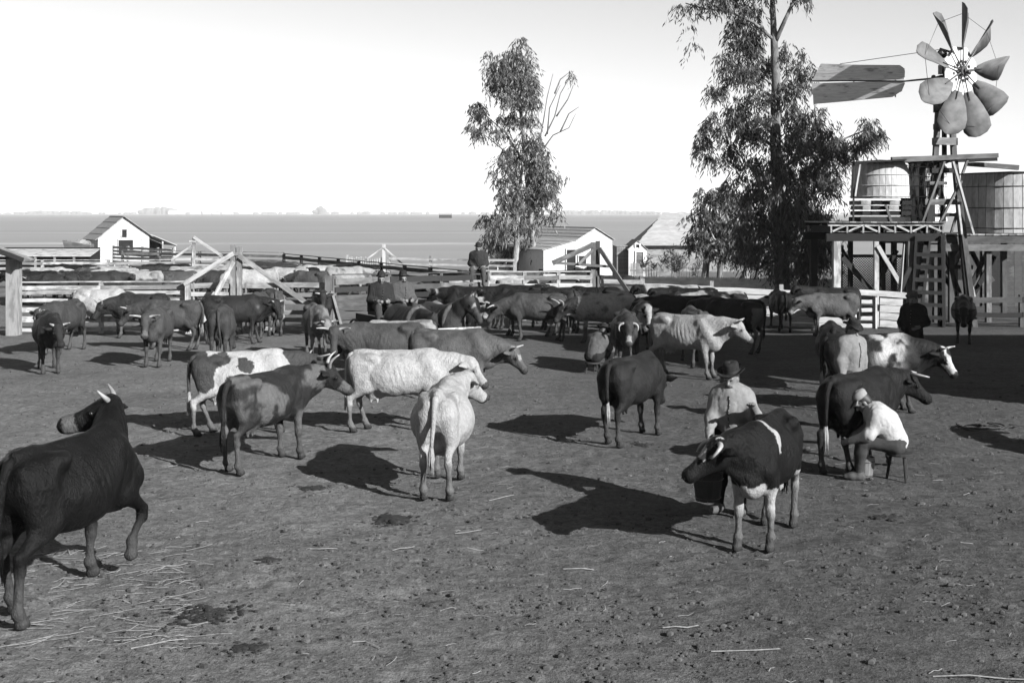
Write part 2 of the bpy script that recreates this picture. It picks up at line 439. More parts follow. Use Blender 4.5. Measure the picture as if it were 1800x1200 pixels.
def coat_tones(V, tags, names, c, hp_, frame, poll):
    """paint the animal's own markings: albedo per vertex"""
    T = c['t']; seed = c.get('seed', 1); t2 = c.get('t2', .15)
    n1 = fbm(V * 2.6, seed, 3); n3 = fbm(V * 7, seed + 5, 3)
    out = np.full(len(V), T) * (1 + .12 * n3 + .12 * n1)
    is_ = lambda *q: np.isin(tags, [names.index(x) for x in q if x in names])
    k = c.get('kind', 'solid'); z = V[:, 2]
    headm = is_('head', 'face', 'jaw', 'muzzle', 'ear', 'poll')
    if k in ('patch', 'roan', 'speck'):
        if k == 'patch': s = fbm(V * np.array((1.7, 1.5, 1.5)), seed, 2) + .16 * n3 + c.get('bias', 0)
        else: s = fbm(V * c.get('fs', 6.0), seed, 4) * 1.25 + .5 * fbm(V * 1.6, seed + 2, 2) + c.get('bias', 0)
        w = 1 / (1 + np.exp(-s * (45 if k == 'patch' else c.get('sl', 12))))
        w = np.where(headm & (not c.get('headpatch')), 0, w)
        if c.get('neckdark'): w = np.where(is_('neck', 'shoulder', 'dewlap', 'brisket') | (V[:, 0] > .48 + .1 * n3), 0, w)
        if c.get('win'): a_, b_ = c['win']; w = w * (1 / (1 + np.exp(-(V[:, 0] - a_ + .1 * n1) * 30))) * (1 / (1 + np.exp((V[:, 0] - b_ + .1 * n1) * 30))) * (1 / (1 + np.exp(-(z - c.get('zlo', 0) + .15 * n1) * 25)))
        out = out * (1 - w) + t2 * (1 + .08 * n3) * w
    if k == 'blobs':
        wob = .9 * fbm(V * 5.5, seed + 2, 4) + .8 * n1 + .3 * n3; dk_ = np.zeros(len(V), bool)
        for (bx, bz, rx, rz) in c['blobs']: dk_ |= ((V[:, 0] - bx) / rx) ** 2 + ((z - bz) / rz) ** 2 < 1 + wob
        dk_ |= headm | (is_('neck') & (V[:, 0] > .45 + .1 * n1)); out = np.where(dk_, out, t2 * (1 + .08 * n3))
    if c.get('dapple'): out = out * (1 + c['dapple'] * fbm(V * 5, seed + 3, 3) * 1.6)
    wb = c.get('white', '')
    def put(mask, soft=1.0, tone=None): 
        nonlocal out; out = np.where(mask, (t2 if tone is None else tone) * (1 + .06 * n3), out)
    hx = (V - poll) @ frame[0]; hyy = (V - poll) @ frame[1]; hz = (V - poll) @ frame[2]
    if 'L' in wb: put(is_('foreleg', 'cannon', 'hindleg') & (z < .66 + .06 * n1) & (z > .12))
    if 'C' in wb: put(is_('cannon') & (z < .34 + .05 * n1))
    if 'B' in wb: put((z < .66 + .14 * n1) & is_('belly', 'udder', 'body', 'brisket'))
    if 'K' in wb: put(is_('brisket', 'dewlap') & (z < .74 + .20 * n1 + .1 * n3))
    if 'k' in wb: put(is_('brisket', 'dewlap', 'body') & (z < .66 + .22 * n1 + .1 * n3) & (V[:, 0] > .42))
    if 'F' in wb: put(headm & ~is_('ear') & (np.abs(hyy) < .075 + .03 * n3) & (hz > -.12) & (hx < .42))
    if 'S' in wb: put(headm & (np.abs(hyy) < .066 + .03 * n3) & (hx < .23) & (hz > -.07))
    if 'H' in wb: put(headm & ~is_('ear'))
    if 'N' in wb: put(is_('face', 'muzzle', 'jaw') & (hx > .27))
    if 'W' in wb: put((np.abs(V[:, 0] - .36 - .16 * np.abs(V[:, 1]) - .05 * n1) < .055 + .03 * n3) & (z > .98))
    if 'U' in wb: put(is_('udder'))
    if 'T' in wb: put((V[:, 0] < -.66 + .08 * n1) & (z < 1.1))
    dk = c.get('dark')
    if dk is not None:
        g = c.get('darkon', 'HL')
        if 'H' in g: out = np.where(headm | (is_('neck') & (V[:, 0] > .72 + .1 * n1)), np.minimum(out, dk * (1 + .1 * n3)), out)
        if 'L' in g: out = np.where(is_('cannon', 'hoof') , dk, out)
        if 'R' in g: out = np.where(is_('back'), out * .7, out)
    if 'muzzle' in names and not c.get('pinknose'): out = np.where(is_('muzzle') & (hx > .40), np.minimum(out, .03), out)
    if c.get('mealy'): out = np.where((hx > .31) & (hx < .42) & headm, np.maximum(out, c['mealy']), out)
    md = fbm(V * np.array((5, 5, 3.2)), seed + 31, 4) + .9 * np.clip((.62 - z) / .5, 0, 1) + .30 * np.exp(-((V[:, 0] + .62) / .16) ** 2) - .42
    md = np.clip(md * 3.2, 0, .62 if T < .1 else .38); out = out * (1 - md) + md * np.where(out > .06, .055, .6 * out + .006)
    if c.get('eyering', 1): out = np.where(is_('head') & (hx > .11) & (hx < .19) & (np.abs(hyy) > .07) & (hz > -.08), out * .6, out)
    out = np.where(is_('hoof') & (z < .07), .022, out)
    out = np.where(is_('cannon', 'hoof', 'foreleg', 'hindleg') & (z > .05), out * (1 - np.clip((.46 + .1 * n1 - z) / .25, 0, .72)) + .042 * np.clip((.46 + .1 * n1 - z) / .25, 0, .72), out)      # dried mud
    if c.get('gloss'): pass
    return np.clip(out, .004, .5)

_cow_cache = {}
def make_cow(label, x, y, heading, coat, pose, horns='none', scale=1.0, res=.022, group='cattle standing in the yard', tail='short', cat='cow', near=False, key=None, z=0.0):
    root = empty('cow', (x, y, z), R(heading), label, cat, group, scale)
    if key and key in _cow_cache:
        for o in _cow_cache[key]:
            c = o.copy(); COL.objects.link(c); c.parent = root
        return root
    rp = random.Random(label if key is None else str(key)); pose = dict(pose)
    for kk, lo, hi in (('fat', .90, 1.07), ('bone', .9, 1.7), ('long', .97, 1.06), ('ribs', .2, 1.2), ('swing', -.06, .06)): 
        vv = rp.uniform(lo, hi); pose.setdefault(kk, vv)
    pose.setdefault('legs', tuple(rp.uniform(-.12, .12) for _ in range(4)))
    P, hp_, poll, frame = cow_prims(pose)
    V, Q = polygonize(P, res, 0.0)
    tg, names = nearest_tags(P, V)
    at = coat_tones(V, tg, names, coat, hp_, frame, poll)
    # hip hollows and ribs
    rb = pose.get('ribs', .4)
    n_r = np.sin((V[:, 0] + .25 * V[:, 2]) * 2 * math.pi / .085) * np.clip(1 - np.abs(V[:, 0] - .02) / .3, 0, 1) * np.clip(1 - np.abs(V[:, 2] - .95) / .22, 0, 1)
    V = V.copy(); V[:, 1] += np.sign(V[:, 1]) * n_r * .006 * rb * (np.abs(V[:, 1]) > .1)
    hol = np.exp(-(((V[:, 0] + .29) / .10) ** 2 + ((V[:, 2] - 1.08) / .10) ** 2)) * (np.abs(V[:, 1]) > .08)
    V[:, 1] -= np.sign(V[:, 1]) * hol * .018 * pose.get('bone', 1.0)
    sb = np.exp(-(((V[:, 0] - .36 - .35 * (V[:, 2] - .95)) / .035) ** 2)) * np.clip(1 - np.abs(V[:, 2] - .95) / .28, 0, 1) * (np.abs(V[:, 1]) > .08); V[:, 1] -= np.sign(V[:, 1]) * sb * .014
    nk_ = np.isin(tg, [names.index('neck')]); wr_ = np.sin((V[:, 0] * 1.0 - V[:, 2] * .5 + .06 * fbm(V * 5, 3, 2)) * 2 * math.pi / .075) * .005 * nk_; V[:, 1] += np.sign(V[:, 1]) * wr_
    V += fbm(V * 9, coat.get('seed', 1) + 9, 2)[:, None] * .007 * np.array((.4, 1, 1)) * (V[:, 2:3] > .1)
    if near: V += fbm(V * np.array((22, 22, 12)), coat.get('seed', 1) + 19, 2)[:, None] * .0035 * np.array((.5, 1, .7)) * (V[:, 2:3] > .1)
    kids = []
    body = mesh_np('body', V, Q, M['hide'], root, True, {'coat': at}); kids.append(body)
    # tail: dock, whip and switch
    sw = pose.get('swing', 0.0); tl = .45 if tail == 'long' else .55
    pts = [(-.72, 0, 1.225), (-.79, 0, 1.20), (-.845, sw * .15, 1.08), (-.86, sw * .4, .9), (-.855, sw * .8, .74), (-.85, sw, .62)]
    tm = MB().tube(pts, [.045, .042, .034, .028, .024, .022], 8)
    tt = coat.get('tail', coat['t'])
    o = mesh_np('tail', np.array(tm.V), tm.F, M['hide'], root, True, {'coat': np.full(len(tm.V), tt)}); kids.append(o)
    sm = MB()
    for q in range(9 if near else 4):
        a_ = q * 2.4; r_ = .007 * (q > 0)
        p0 = Vector((-.85 + r_ * math.cos(a_), sw + r_ * math.sin(a_), .68)); p1 = p0 + Vector((.018 * math.cos(a_), .02 * math.sin(a_), -.16)); p2 = p1 + Vector((-.01, .015 * math.sin(a_ * 3), -.17 + .05 * math.cos(a_ * 5)))
        sm.tube([p0, p1, p2], [.014, .017, .004], 6)
    st = coat.get('switch', tt * .7)
    o = mesh_np('tail_switch', np.array(sm.V), sm.F, M['hide'], root, True, {'coat': np.full(len(sm.V), st)}); kids.append(o)
    if horns != 'none':
        prof = {'short': [(0, .07, .03), (-.02, .13, .05), (.0, .19, .10), (.03, .21, .16)],
                'out': [(0, .07, .03), (-.03, .16, .04), (-.02, .26, .08), (.02, .33, .16)],
                'up': [(0, .07, .03), (-.05, .15, .08), (-.06, .21, .18), (-.02, .23, .28)],
                'curl': [(0, .07, .03), (.0, .17, .04), (.09, .22, .03), (.17, .19, .0)],
                'fwd': [(0, .07, .03), (-.01, .17, .06), (.06, .24, .10), (.16, .25, .15)]}[horns]
        hs = pose.get('hs', 1.0)
        for s in (1, -1):
            hpnt = [Vector(hp_(0 + (q[0]) * hs, s * (.06 + (q[1] - .06) * hs), q[2] * hs)) for q in prof]
            fine = []
            for i in range(len(hpnt) - 1):
                for f in (0, .5): fine.append(hpnt[i].lerp(hpnt[i + 1], f))
            fine.append(hpnt[-1])
            for _ in range(2):
                fine = [fine[0]] + [(fine[i - 1] + fine[i] * 2 + fine[i + 1]) / 4 for i in range(1, len(fine) - 1)] + [fine[-1]]
            rr = np.linspace(.034, .009, len(fine)) * (.6 + .4 * hs)
            hb = MB().tube(fine, list(rr), 8); o = hb.build('horn', M['horn_dark' if coat.get('darkhorn') else 'horn'], root, True); kids.append(o)
    if res < .03:
        for s in (1, -1):
            e = MB().sphere(hp_(.15, s * .106, -.028), .019, 8, 6); o = e.build('eye', M['eye'], root, True); kids.append(o)
    if near:
        for s in (1, -1):
            e = MB().sphere(hp_(.47, s * .035, -.07), (.013, .012, .016), 8, 6); o = e.build('nostril', M['eye'], root, True); kids.append(o)
    if key: _cow_cache[key] = kids
    return root
# ------------------------------------------------------------------ ground
def axis(stops):
    out = []
    for a, b, st in stops:
        n = max(1, int(round((b - a) / st))); out += list(np.linspace(a, b, n, endpoint=False))
    return out
xs = axis([(-9000, -1000, 1000), (-1000, -200, 100), (-200, -40, 10), (-40, -10, 1.0), (-10, 10, .055), (10, 40, 1.0), (40, 200, 10), (200, 1000, 100), (1000, 9000, 1000)]) + [9000]
ys = axis([(-300, -20, 20), (-20, 6, 1.0), (6, 9, .2), (9, 14, .045), (14, 20, .07), (20, 30, .16), (30, 60, .5), (60, 120, 3), (120, 600, 30), (600, 2000, 200), (2000, 12000, 1000)]) + [12000]
gxx, gyy = np.meshgrid(np.array(xs), np.array(ys), indexing='xy')
Pz = np.stack((gxx, gyy, gxx * 0), -1)
fade = np.clip((34 - gyy) / 12, 0, 1) * np.clip((gyy - 4) / 3, 0, 1) * np.clip((14 - np.abs(gxx)) / 3, 0, 1)
hh = .016 * fbm(Pz * 3.1, 3, 3) + .022 * fbm(Pz * .8, 8, 2) + .008 * fbm(Pz * 9, 91, 3)
cl = np.clip(fbm(Pz * 7.5, 21, 3) - .22, 0, 1) * (.4 + .6 * np.clip(fbm(Pz * .5, 40, 2) + .3, 0, 1)); hh += .075 * cl      # clods and hoof scuffs
hh -= .07 * np.clip(fbm(Pz * np.array((3.4, 4.5, 1)), 33, 2) - .30, 0, 1)
GV = np.stack((gxx, gyy, hh * fade - .012 * fade), -1).reshape(-1, 3)
nx_, ny_ = len(xs), len(ys)
ii = np.arange(nx_ * ny_).reshape(ny_, nx_)
GQ = np.stack((ii[:-1, :-1], ii[:-1, 1:], ii[1:, 1:], ii[1:, :-1]), -1).reshape(-1, 4)
m, nt, b = newmat('yard_earth_and_field')
tc = nt.nodes.new('ShaderNodeTexCoord'); ov = tc.outputs['Object']
sx = nt.nodes.new('ShaderNodeSeparateXYZ'); nt.links.new(ov, sx.inputs[0])
nA = tex_noise(nt, ov, .35, 4, .6); nB = tex_noise(nt, ov, 2.6, 5, .62); nC = tex_noise(nt, ov, 11, 5, .65); nD = tex_noise(nt, ov, 42, 4, .65); nE = tex_noise(nt, ov, 130, 3, .6)
earth = math_(nt, 'MULTIPLY', maprange(nt, nA, .3, .7, .058, .088), maprange(nt, nB, .25, .75, .76, 1.24))
earth = math_(nt, 'MULTIPLY', earth, maprange(nt, nC, .3, .7, .60, 1.40))
earth = math_(nt, 'MULTIPLY', earth, maprange(nt, nD, .3, .72, .70, 1.30))
# trodden dung and damp crumbs: small dark flecks, denser in patches
vo = nt.nodes.new('ShaderNodeTexVoronoi'); vo.inputs['Scale'].default_value = 9.0; nt.links.new(ov, vo.inputs['Vector']); vo.inputs['Randomness'].default_value = 1
fl = math_(nt, 'ADD', vo.outputs['Distance'], math_(nt, 'MULTIPLY', math_(nt, 'SUBTRACT', nB, .5), .9))
fl = math_(nt, 'ADD', fl, math_(nt, 'MULTIPLY', math_(nt, 'SUBTRACT', nD, .5), .5))
flm = maprange(nt, fl, .02, .16, .45, 1.0)
earth = math_(nt, 'MULTIPLY', math_(nt, 'MULTIPLY', earth, maprange(nt, nE, .3, .7, .68, 1.32)), flm)
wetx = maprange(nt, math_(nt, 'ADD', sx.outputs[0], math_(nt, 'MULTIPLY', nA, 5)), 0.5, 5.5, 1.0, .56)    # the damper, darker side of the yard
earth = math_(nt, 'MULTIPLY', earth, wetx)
# field beyond the pens: pale stubble and fallow in long streaks
mp = nt.nodes.new('ShaderNodeMapping'); mp.inputs['Scale'].default_value = (.0035, .035, 1); nt.links.new(ov, mp.inputs[0])
s1 = tex_noise(nt, mp.outputs[0], 1.0, 5, .6)
mp2 = nt.nodes.new('ShaderNodeMapping'); mp2.inputs['Scale'].default_value = (.0008, .006, 1); nt.links.new(ov, mp2.inputs[0])
s2 = tex_noise(nt, mp2.outputs[0], 1.0, 4, .55)
field = math_(nt, 'MULTIPLY', maprange(nt, s1, .3, .7, .142, .168), maprange(nt, s2, .3, .7, .92, 1.08))
fm = maprange(nt, math_(nt, 'ADD', sx.outputs[1], math_(nt, 'MULTIPLY', nA, 8)), 60, 100, 0, 1)
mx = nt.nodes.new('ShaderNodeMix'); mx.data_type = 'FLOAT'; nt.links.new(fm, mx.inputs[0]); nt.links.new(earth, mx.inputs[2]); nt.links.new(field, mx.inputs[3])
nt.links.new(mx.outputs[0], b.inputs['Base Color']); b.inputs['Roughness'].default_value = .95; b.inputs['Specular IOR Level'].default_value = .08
bh = math_(nt, 'ADD', nC, math_(nt, 'MULTIPLY', nD, .6)); bf = maprange(nt, sx.outputs[1], 40, 100, 1, 0)
bp = nt.nodes.new('ShaderNodeBump'); bp.inputs['Distance'].default_value = .035; nt.links.new(math_(nt, 'MULTIPLY', bf, .8), bp.inputs['Strength']); nt.links.new(bh, bp.inputs['Height']); nt.links.new(bp.outputs[0], b.inputs['Normal'])
M['ground'] = m
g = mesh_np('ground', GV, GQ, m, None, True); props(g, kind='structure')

def stuff(name, mb, mat, smooth=False):
    o = mb.build(name, mat, None, smooth); o['kind'] = 'stuff'; return o
# pale field tracks far out on the plain
for (v0, v1, u0, u1, nm) in ((427, 430.5, -300, 835, 'field_track'), (409, 410, -300, 900, 'field_track'), (387.3, 388, 500, 1300, 'field_track')):
    mb = MB(); ya, yb = gy(v1), gy(v0); n = 24
    V = []
    for i in range(n + 1):
        f = i / n; wob = .12 * (yb - ya) * math.sin(i * 1.7)
        u = u0 + (u1 - u0) * f
        V += [(gx(u, ya), ya + wob, .02 + (.0 if v0 < 400 else 0)), (gx(u, yb), yb + wob, .02)]
    mb.add(V, [(2 * i, 2 * i + 2, 2 * i + 3, 2 * i + 1) for i in range(n)])
    o = mb.build(nm, simple('pale_track', .26, .95, .2, .05), None); o['kind'] = 'structure'

# straw lying about, crumbs and dung
def near_pt(umin, umax, vmin, vmax):
    return ground(rnd.uniform(umin, umax), rnd.uniform(vmin, vmax))
def hz_at(x, y):
    j = int(np.clip(np.searchsorted(xs, x), 1, nx_ - 1)); i = int(np.clip(np.searchsorted(ys, y), 1, ny_ - 1))
    return float(max(GV.reshape(ny_, nx_, 3)[i - 1:i + 1, j - 1:j + 1, 2].ravel()))
straw = MB()
def one_straw(x, y, L, az, w=.006):
    p = Vector((x, y, hz_at(x, y) + .004)); a = az; pts = [p.copy()]
    kink = rnd.random() < .3
    for i in range(3):
        a += rnd.uniform(-.25, .25) + (rnd.choice((-.8, .8)) if kink and i == 1 else 0)
        p = p + Vector((math.cos(a), math.sin(a), 0)) * L / 3; q = p.copy(); q.z = hz_at(p.x, p.y) + .006 + rnd.uniform(0, .012); pts.append(q)
    straw.tube(pts, w * .5, 3, False)
for i in range(120):
    x, y = near_pt(-20, 1820, 800, 1230); one_straw(x, y, rnd.uniform(.05, .19), rnd.gauss(.25, .5) + (math.pi if rnd.random() < .5 else 0), rnd.uniform(.004, .008))
for i in range(70):
    x, y = near_pt(200, 1500, 640, 860); one_straw(x, y, rnd.uniform(.08, .22), rnd.gauss(.1, .6), .006)
for i in range(150):
    x, y = near_pt(-30, 330, 960, 1140); one_straw(x, y, rnd.uniform(.08, .42), rnd.gauss(.30, .32), rnd.uniform(.005, .009))
for (u, v, L, az) in ((990, 1000, .3, .1), (1165, 1103, .32, -.1), (620, 1125, .3, .3), (1250, 1145, .55, .1), (690, 965, .25, .2), (800, 935, .3, .2), (545, 965, .28, 0), (860, 880, .4, .35), (1640, 1185, .8, .0), (230, 1140, .45, .3)):
    x, y = ground(u, v); one_straw(x, y, L, az, .013)
stuff('straw', straw, simple('straw', .15, .7, .3, 30))
cr = MB()
cand = []
while len(cand) < 8500:
    x, y = near_pt(-40, 1840, 640, 1230); cand.append((x, y))
dens = fbm(np.array([(c[0] * .9, c[1] * .9, 0) for c in cand]), 77, 3) + .35 * fbm(np.array([(c[0] * 4, c[1] * 4, 0) for c in cand]), 79, 2)
for (x, y), dn in zip(cand, dens):
    if dn + rnd.uniform(-.5, .5) < -.05: continue
    r_ = rnd.choice((.006, .008, .011, .011, .015, .024)) * rnd.uniform(.7, 1.4)
    cr.sphere((x, y, hz_at(x, y) + r_ * .2), (r_ * rnd.uniform(.8, 1.6), r_ * rnd.uniform(.8, 1.5), r_ * .7), 5, 3)
stuff('earth_crumbs', cr, simple('earth_crumb', .052, .95, .5, 5))
M['dung'] = simple('damp_dung', .010, .75, .5, 16, .3, 0, .02)
def dung(u, v, rx, ry, label):
    x, y = ground(u, v); mb = MB(); z0 = hz_at(x, y); n = 40
    V = [(0, 0, .016)]; Fs = []
    for j, f in ((1, .45), (2, .8), (3, 1.0)):
        for k in range(n):
            a = 2 * math.pi * k / n; w_ = 1 + f * (.25 * math.sin(2 * a + rx * 9) + .18 * math.sin(5 * a + ry * 7) + rnd.uniform(-.28, .28))
            V.append((rx * f * w_ * .62 * math.cos(a), ry * f * w_ * .62 * math.sin(a), (.014, .008, -.02)[j - 1] + rnd.uniform(-.004, .007)))
    for k in range(n): Fs.append((0, 1 + k, 1 + (k + 1) % n))
    for j in range(2):
        for k in range(n): Fs.append((1 + j * n + k, 1 + (j + 1) * n + k, 1 + (j + 1) * n + (k + 1) % n, 1 + j * n + (k + 1) % n))
    mb.add(V, Fs)
    o = mesh_np('dung_pat', np.array(mb.V), mb.F, M['dung'], None, True, loc=(x, y, z0)); mb = MB()
    for q in range(int(170 * (rx + ry))):      # crumbs and trodden lumps thinning outwards
        a = rnd.uniform(0, 2 * math.pi); f = abs(rnd.gauss(0, .62)); r_ = rnd.uniform(.008, .026) * (1.15 - .35 * min(f, 1.6))
        px, py = rx * f * math.cos(a), ry * f * math.sin(a); mb.sphere((px, py, hz_at(x + px, y + py) - z0 + r_ * .25), (r_ * rnd.uniform(1, 2.2), r_ * rnd.uniform(.8, 1.5), r_ * .7), 5, 3)
    c_ = mesh_np('crumbs', np.array(mb.V), mb.F, M['dung'], o); c_['kind'] = 'stuff'
    props(o, label, 'dung', 'damp dung pats on the yard'); return o
dung(362, 1076, .50, .40, 'largest dark damp dung patch in the left foreground')
dung(690, 910, .27, .32, 'oval dark damp patch below the white cow seen from behind')
dung(550, 858, .24, .17, 'ragged dung patch between the brown horned cow and the front edge')
dung(1560, 908, .26, .18, 'dung pat on bare ground below the seated milker')
dung(470, 985, .15, .14, 'small dung pat left of the foreground middle')
dung(440, 1135, .2, .15, 'faint dung patch near the bottom left edge')
dung(1130, 780, .2, .2, 'dung pat behind the dark cow with white tail tip')

# ------------------------------------------------------------------ fences
def fence(label, pts, zs, mats, zh, post_w=.13, post_t=.12, spacing=2.4, over=.06, cat='fence', group=None, post_mat=None, capw=0, posts=True, board_t=.028, name='board_fence', skip=()):
    """pts: plan polyline; zh: list of (height of board centre, width) at the first point for top height zs[0]"""
    p0 = Vector((pts[0][0], pts[0][1], 0)); root = empty(name, p0, 0, label, cat, group)
    for si in range(len(pts) - 1):
        a = Vector((*pts[si], 0)); bb = Vector((*pts[si + 1], 0)); L = (bb - a).length; n = max(1, round(L / spacing)); d = (bb - a) / n
        nrm = Vector((d.y, -d.x, 0)).normalized()
        if nrm.y > 0: nrm = -nrm
        for i in range(n + 1):
            f = (si + i / n) / (len(pts) - 1); zt = zs[0] + (zs[1] - zs[0]) * f
            p = a + d * i
            if posts and not (si > 0 and i == 0):
                lean = Vector((rnd.uniform(-.03, .03), rnd.uniform(-.02, .02), 0))
                board('post', p + Vector((0, 0, -.1)), p + lean + Vector((0, 0, zt + over + rnd.uniform(-.03, .03))), post_w, post_t, post_mat or mats[0], root, up=nrm)
            if i < n:
                q = a + d * (i + 1); zt2 = zs[0] + (zs[1] - zs[0]) * (si + (i + 1) / n) / (len(pts) - 1)
                for bi, (zc, w) in enumerate(zh):
                    if (i, bi) in skip: continue
                    j1, j2 = rnd.uniform(-.015, .015), rnd.uniform(-.015, .015)
                    o_ = nrm * (post_t / 2 + board_t / 2 + .003)
                    board('board', p + o_ + d.normalized() * .006 + Vector((0, 0, zc * zt / zs[0] + j1)), q + o_ - d.normalized() * .006 + Vector((0, 0, zc * zt2 / zs[0] + j2)), w, board_t, rnd.choice(mats), root, jag=.004, bow=.008)
                if capw:
                    board('cap_board', p + Vector((0, 0, zt + over + .02)), q + Vector((0, 0, zt2 + over + .02)), .03, capw, mats[0], root)
    return root
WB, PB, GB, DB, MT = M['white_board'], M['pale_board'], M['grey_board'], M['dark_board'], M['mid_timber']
X = gx
Z1 = [(1.33, .12), (1.17, .11), (.95, .10), (.69, .14), (.40, .17), (.12, .10)]
fence('whitewashed board fence at left behind the white cow with dark neck', [(X(30, 35.9), 35.9), (X(325, 36.2), 36.2)], (1.4, 1.4), [WB, PB, WB], Z1, capw=.16, group='board fences round the cattle yard')
# big whitewashed corner pillar with a shed roof corner
pr = empty('corner_post', (X(24, 35.4), 35.4, 0), 0, 'thick whitewashed corner post at the far left under a roof edge', 'post')
board('post', (X(22, 35.4), 35.4, -.1), (X(22, 35.4), 35.4, 2.15), .27, .28, PB, pr, up=(0, 1, 0)); board('side_post', (X(33, 35.6), 35.6, -.1), (X(33, 35.6), 35.6, 2.1), .14, .14, PB, pr, up=(0, 1, 0))
rt = empty('lean_to_roof', (X(5, 35.5), 35.5, 0), 0, 'sloping board roof corner on the thick post at far left', 'roof')
board('roof_board', (X(-30, 35.5), 35.3, 2.62), (X(55, 35.5), 35.3, 2.12), .05, 1.0, PB, rt, up=(.4, 0, 1)); board('fascia', (X(-30, 34.7), 34.75, 2.56), (X(40, 34.7), 34.75, 2.16), .12, .04, DB, rt, up=(0, 0, 1))
# tall gate posts and braces of the left gate
def gate(label, name, pieces, loc, cat='gate'):
    r_ = empty(name, loc, 0, label, cat)
    for (nm, a, b, w, t, mt) in pieces:
        up = (0, 0, 1)
        if abs((Vector(b) - Vector(a)).normalized().z) > .98: up = (0, -1, 0)
        board(nm, a, b, w, t, mt, r_, up=up)
    return r_
Yg = 36.0
gp = [('tall_post', (X(410, Yg), Yg, -.1), (X(410, Yg), Yg, 2.55), .15, .14, PB), ('tall_post', (X(421, Yg), Yg + .02, -.1), (X(421, Yg), Yg + .02, 2.5), .15, .13, PB),
      ('short_post', (X(331, Yg), Yg, -.1), (X(331, Yg), Yg, 1.45), .2, .14, WB), ('short_post', (X(397, Yg), Yg + .1, -.1), (X(397, Yg), Yg + .1, 1.42), .16, .12, PB),
      ('brace', (X(412, Yg), Yg - .12, 2.3), (X(325, Yg), Yg - .12, 1.42), .13, .05, WB), ('brace', (X(412, Yg), Yg - .18, 2.08), (X(341, 34.6), 34.6, .0), .13, .06, WB),
      ('brace', (X(421, Yg), Yg - .12, 2.25), (X(548, Yg), Yg - .12, .78), .13, .05, PB), ('crosspiece', (X(404, Yg), Yg - .1, 2.28), (X(426, Yg), Yg - .1, 2.28), .08, .05, PB)]
gate('tall braced gate posts in the middle of the left board fence', 'gate_frame', gp, (X(410, Yg), Yg, 0), 'gate posts')
for (u0, u1, lb, mts) in ((336, 403, 'short board gate left of the tall gate posts', [WB, PB]), (428, 571, 'long board gate right of the tall gate posts', [PB, WB, PB])):
    r_ = empty('board_gate', (X(u0, Yg), Yg, 0), 0, lb, 'gate', 'gates of the left board fence')
    for (zc, w) in [(1.38, .15), (1.12, .12), (.88, .12), (.63, .13), (.38, .13), (.14, .12)]:
        board('board', (X(u0, Yg), Yg, zc + rnd.uniform(-.02, .02)), (X(u1, Yg), Yg, zc + rnd.uniform(-.02, .02)), w, .03, rnd.choice(mts), r_, bow=.01)
    for u in ((u0 + 4, u1 - 4) if u1 - u0 < 90 else (u0 + 4, (u0 + u1) / 2, u1 - 4)): board('upright', (X(u, Yg), Yg + .035, .08), (X(u, Yg), Yg + .035, 1.46), .1, .035, PB, r_, up=(0, -1, 0))
gate('leaning weathered post with a slanting prop where the two fences meet', 'corner_post', [('post', (X(579, Yg), Yg - .1, -.1), (X(579, Yg), Yg - .1, 1.66), .22, .2, MT), ('prop', (X(584, Yg), Yg - .25, 1.2), (X(600, 35), 35.2, .05), .14, .08, MT)], (X(579, Yg), Yg - .1, 0), 'post')
Z6 = [(1.50, .17), (1.26, .15), (1.02, .15), (.78, .15), (.52, .17), (.24, .18)]
fence('weathered grey board fence behind the wagon team', [(X(586, 36), 36), (X(856, 40.2), 40.2)], (1.6, 1.5), [GB, MT, GB, DB], Z6, group='board fences round the cattle yard', capw=.14, post_mat=MT)
Z4 = [(1.38, .14), (1.13, .13), (.88, .13), (.60, .14), (.30, .15)]
fence('board fence with white posts below the tall middle tree', [(X(860, 40.2), 40.2), (X(1040, 41), 41)], (1.5, 1.47), [WB, PB, MT], Z4, group='board fences round the cattle yard', post_mat=WB, capw=.12, spacing=1.1)
fence('short weathered fence between the gate post and the white fence', [(X(1054, 41), 41), (X(1126, 41.2), 41.2)], (1.35, 1.3), [MT, PB, GB], [(1.25, .14), (1.0, .13), (.72, .13), (.42, .14)], group='board fences round the cattle yard', post_mat=MT)
Y2 = 41.0
gate('tall gate post with slanting braces in front of the white farm building', 'gate_frame', [
    ('tall_post', (X(1043, Y2), Y2, -.1), (X(1043, Y2), Y2, 2.5), .16, .15, MT), ('tall_post', (X(1051, Y2), Y2 + .05, -.1), (X(1051, Y2), Y2 + .05, 2.54), .14, .13, GB),
    ('brace', (X(1042, Y2), Y2 - .12, 2.42), (X(971, Y2), Y2 - .3, 1.83), .15, .06, MT), ('brace', (X(1042, Y2), Y2 - .14, 2.25), (X(1016, Y2), Y2 - .3, 1.8), .09, .05, MT),
    ('brace', (X(1053, Y2), Y2 - .12, 2.3), (X(1107, 40.2), 40.2, .85), .13, .06, MT), ('top_rail', (X(973, Y2), Y2 - .2, 1.84), (X(1070, Y2), Y2 - .16, 1.72), .08, .05, MT)], (X(1045, Y2), Y2, 0), 'gate posts')
Z5 = [(1.20, .17), (.98, .19), (.76, .17), (.53, .18), (.30, .19), (.10, .12)]
fence('white board fence on the right behind the black cattle', [(X(1131, 38.7), 38.7), (X(1500, 37.7), 37.7)], (1.42, 1.15), [M['white_paint'], M['white_paint']], Z5, group='board fences round the cattle yard', post_mat=WB, spacing=2.2, over=.03)
yA, yB = 37.6, 37.5
r_ = empty('white_gate', (X(1503, yA), yA, 0), 0, 'white gate with open slats and a solid panel by the water tower', 'gate')
for (zc, w) in [(1.06, .14), (.80, .11), (.55, .11), (.30, .11), (.08, .12)]: board('slat', (X(1504, yA), yA, zc), (X(1538, yA), yA, zc), w, .03, M['white_paint'], r_)
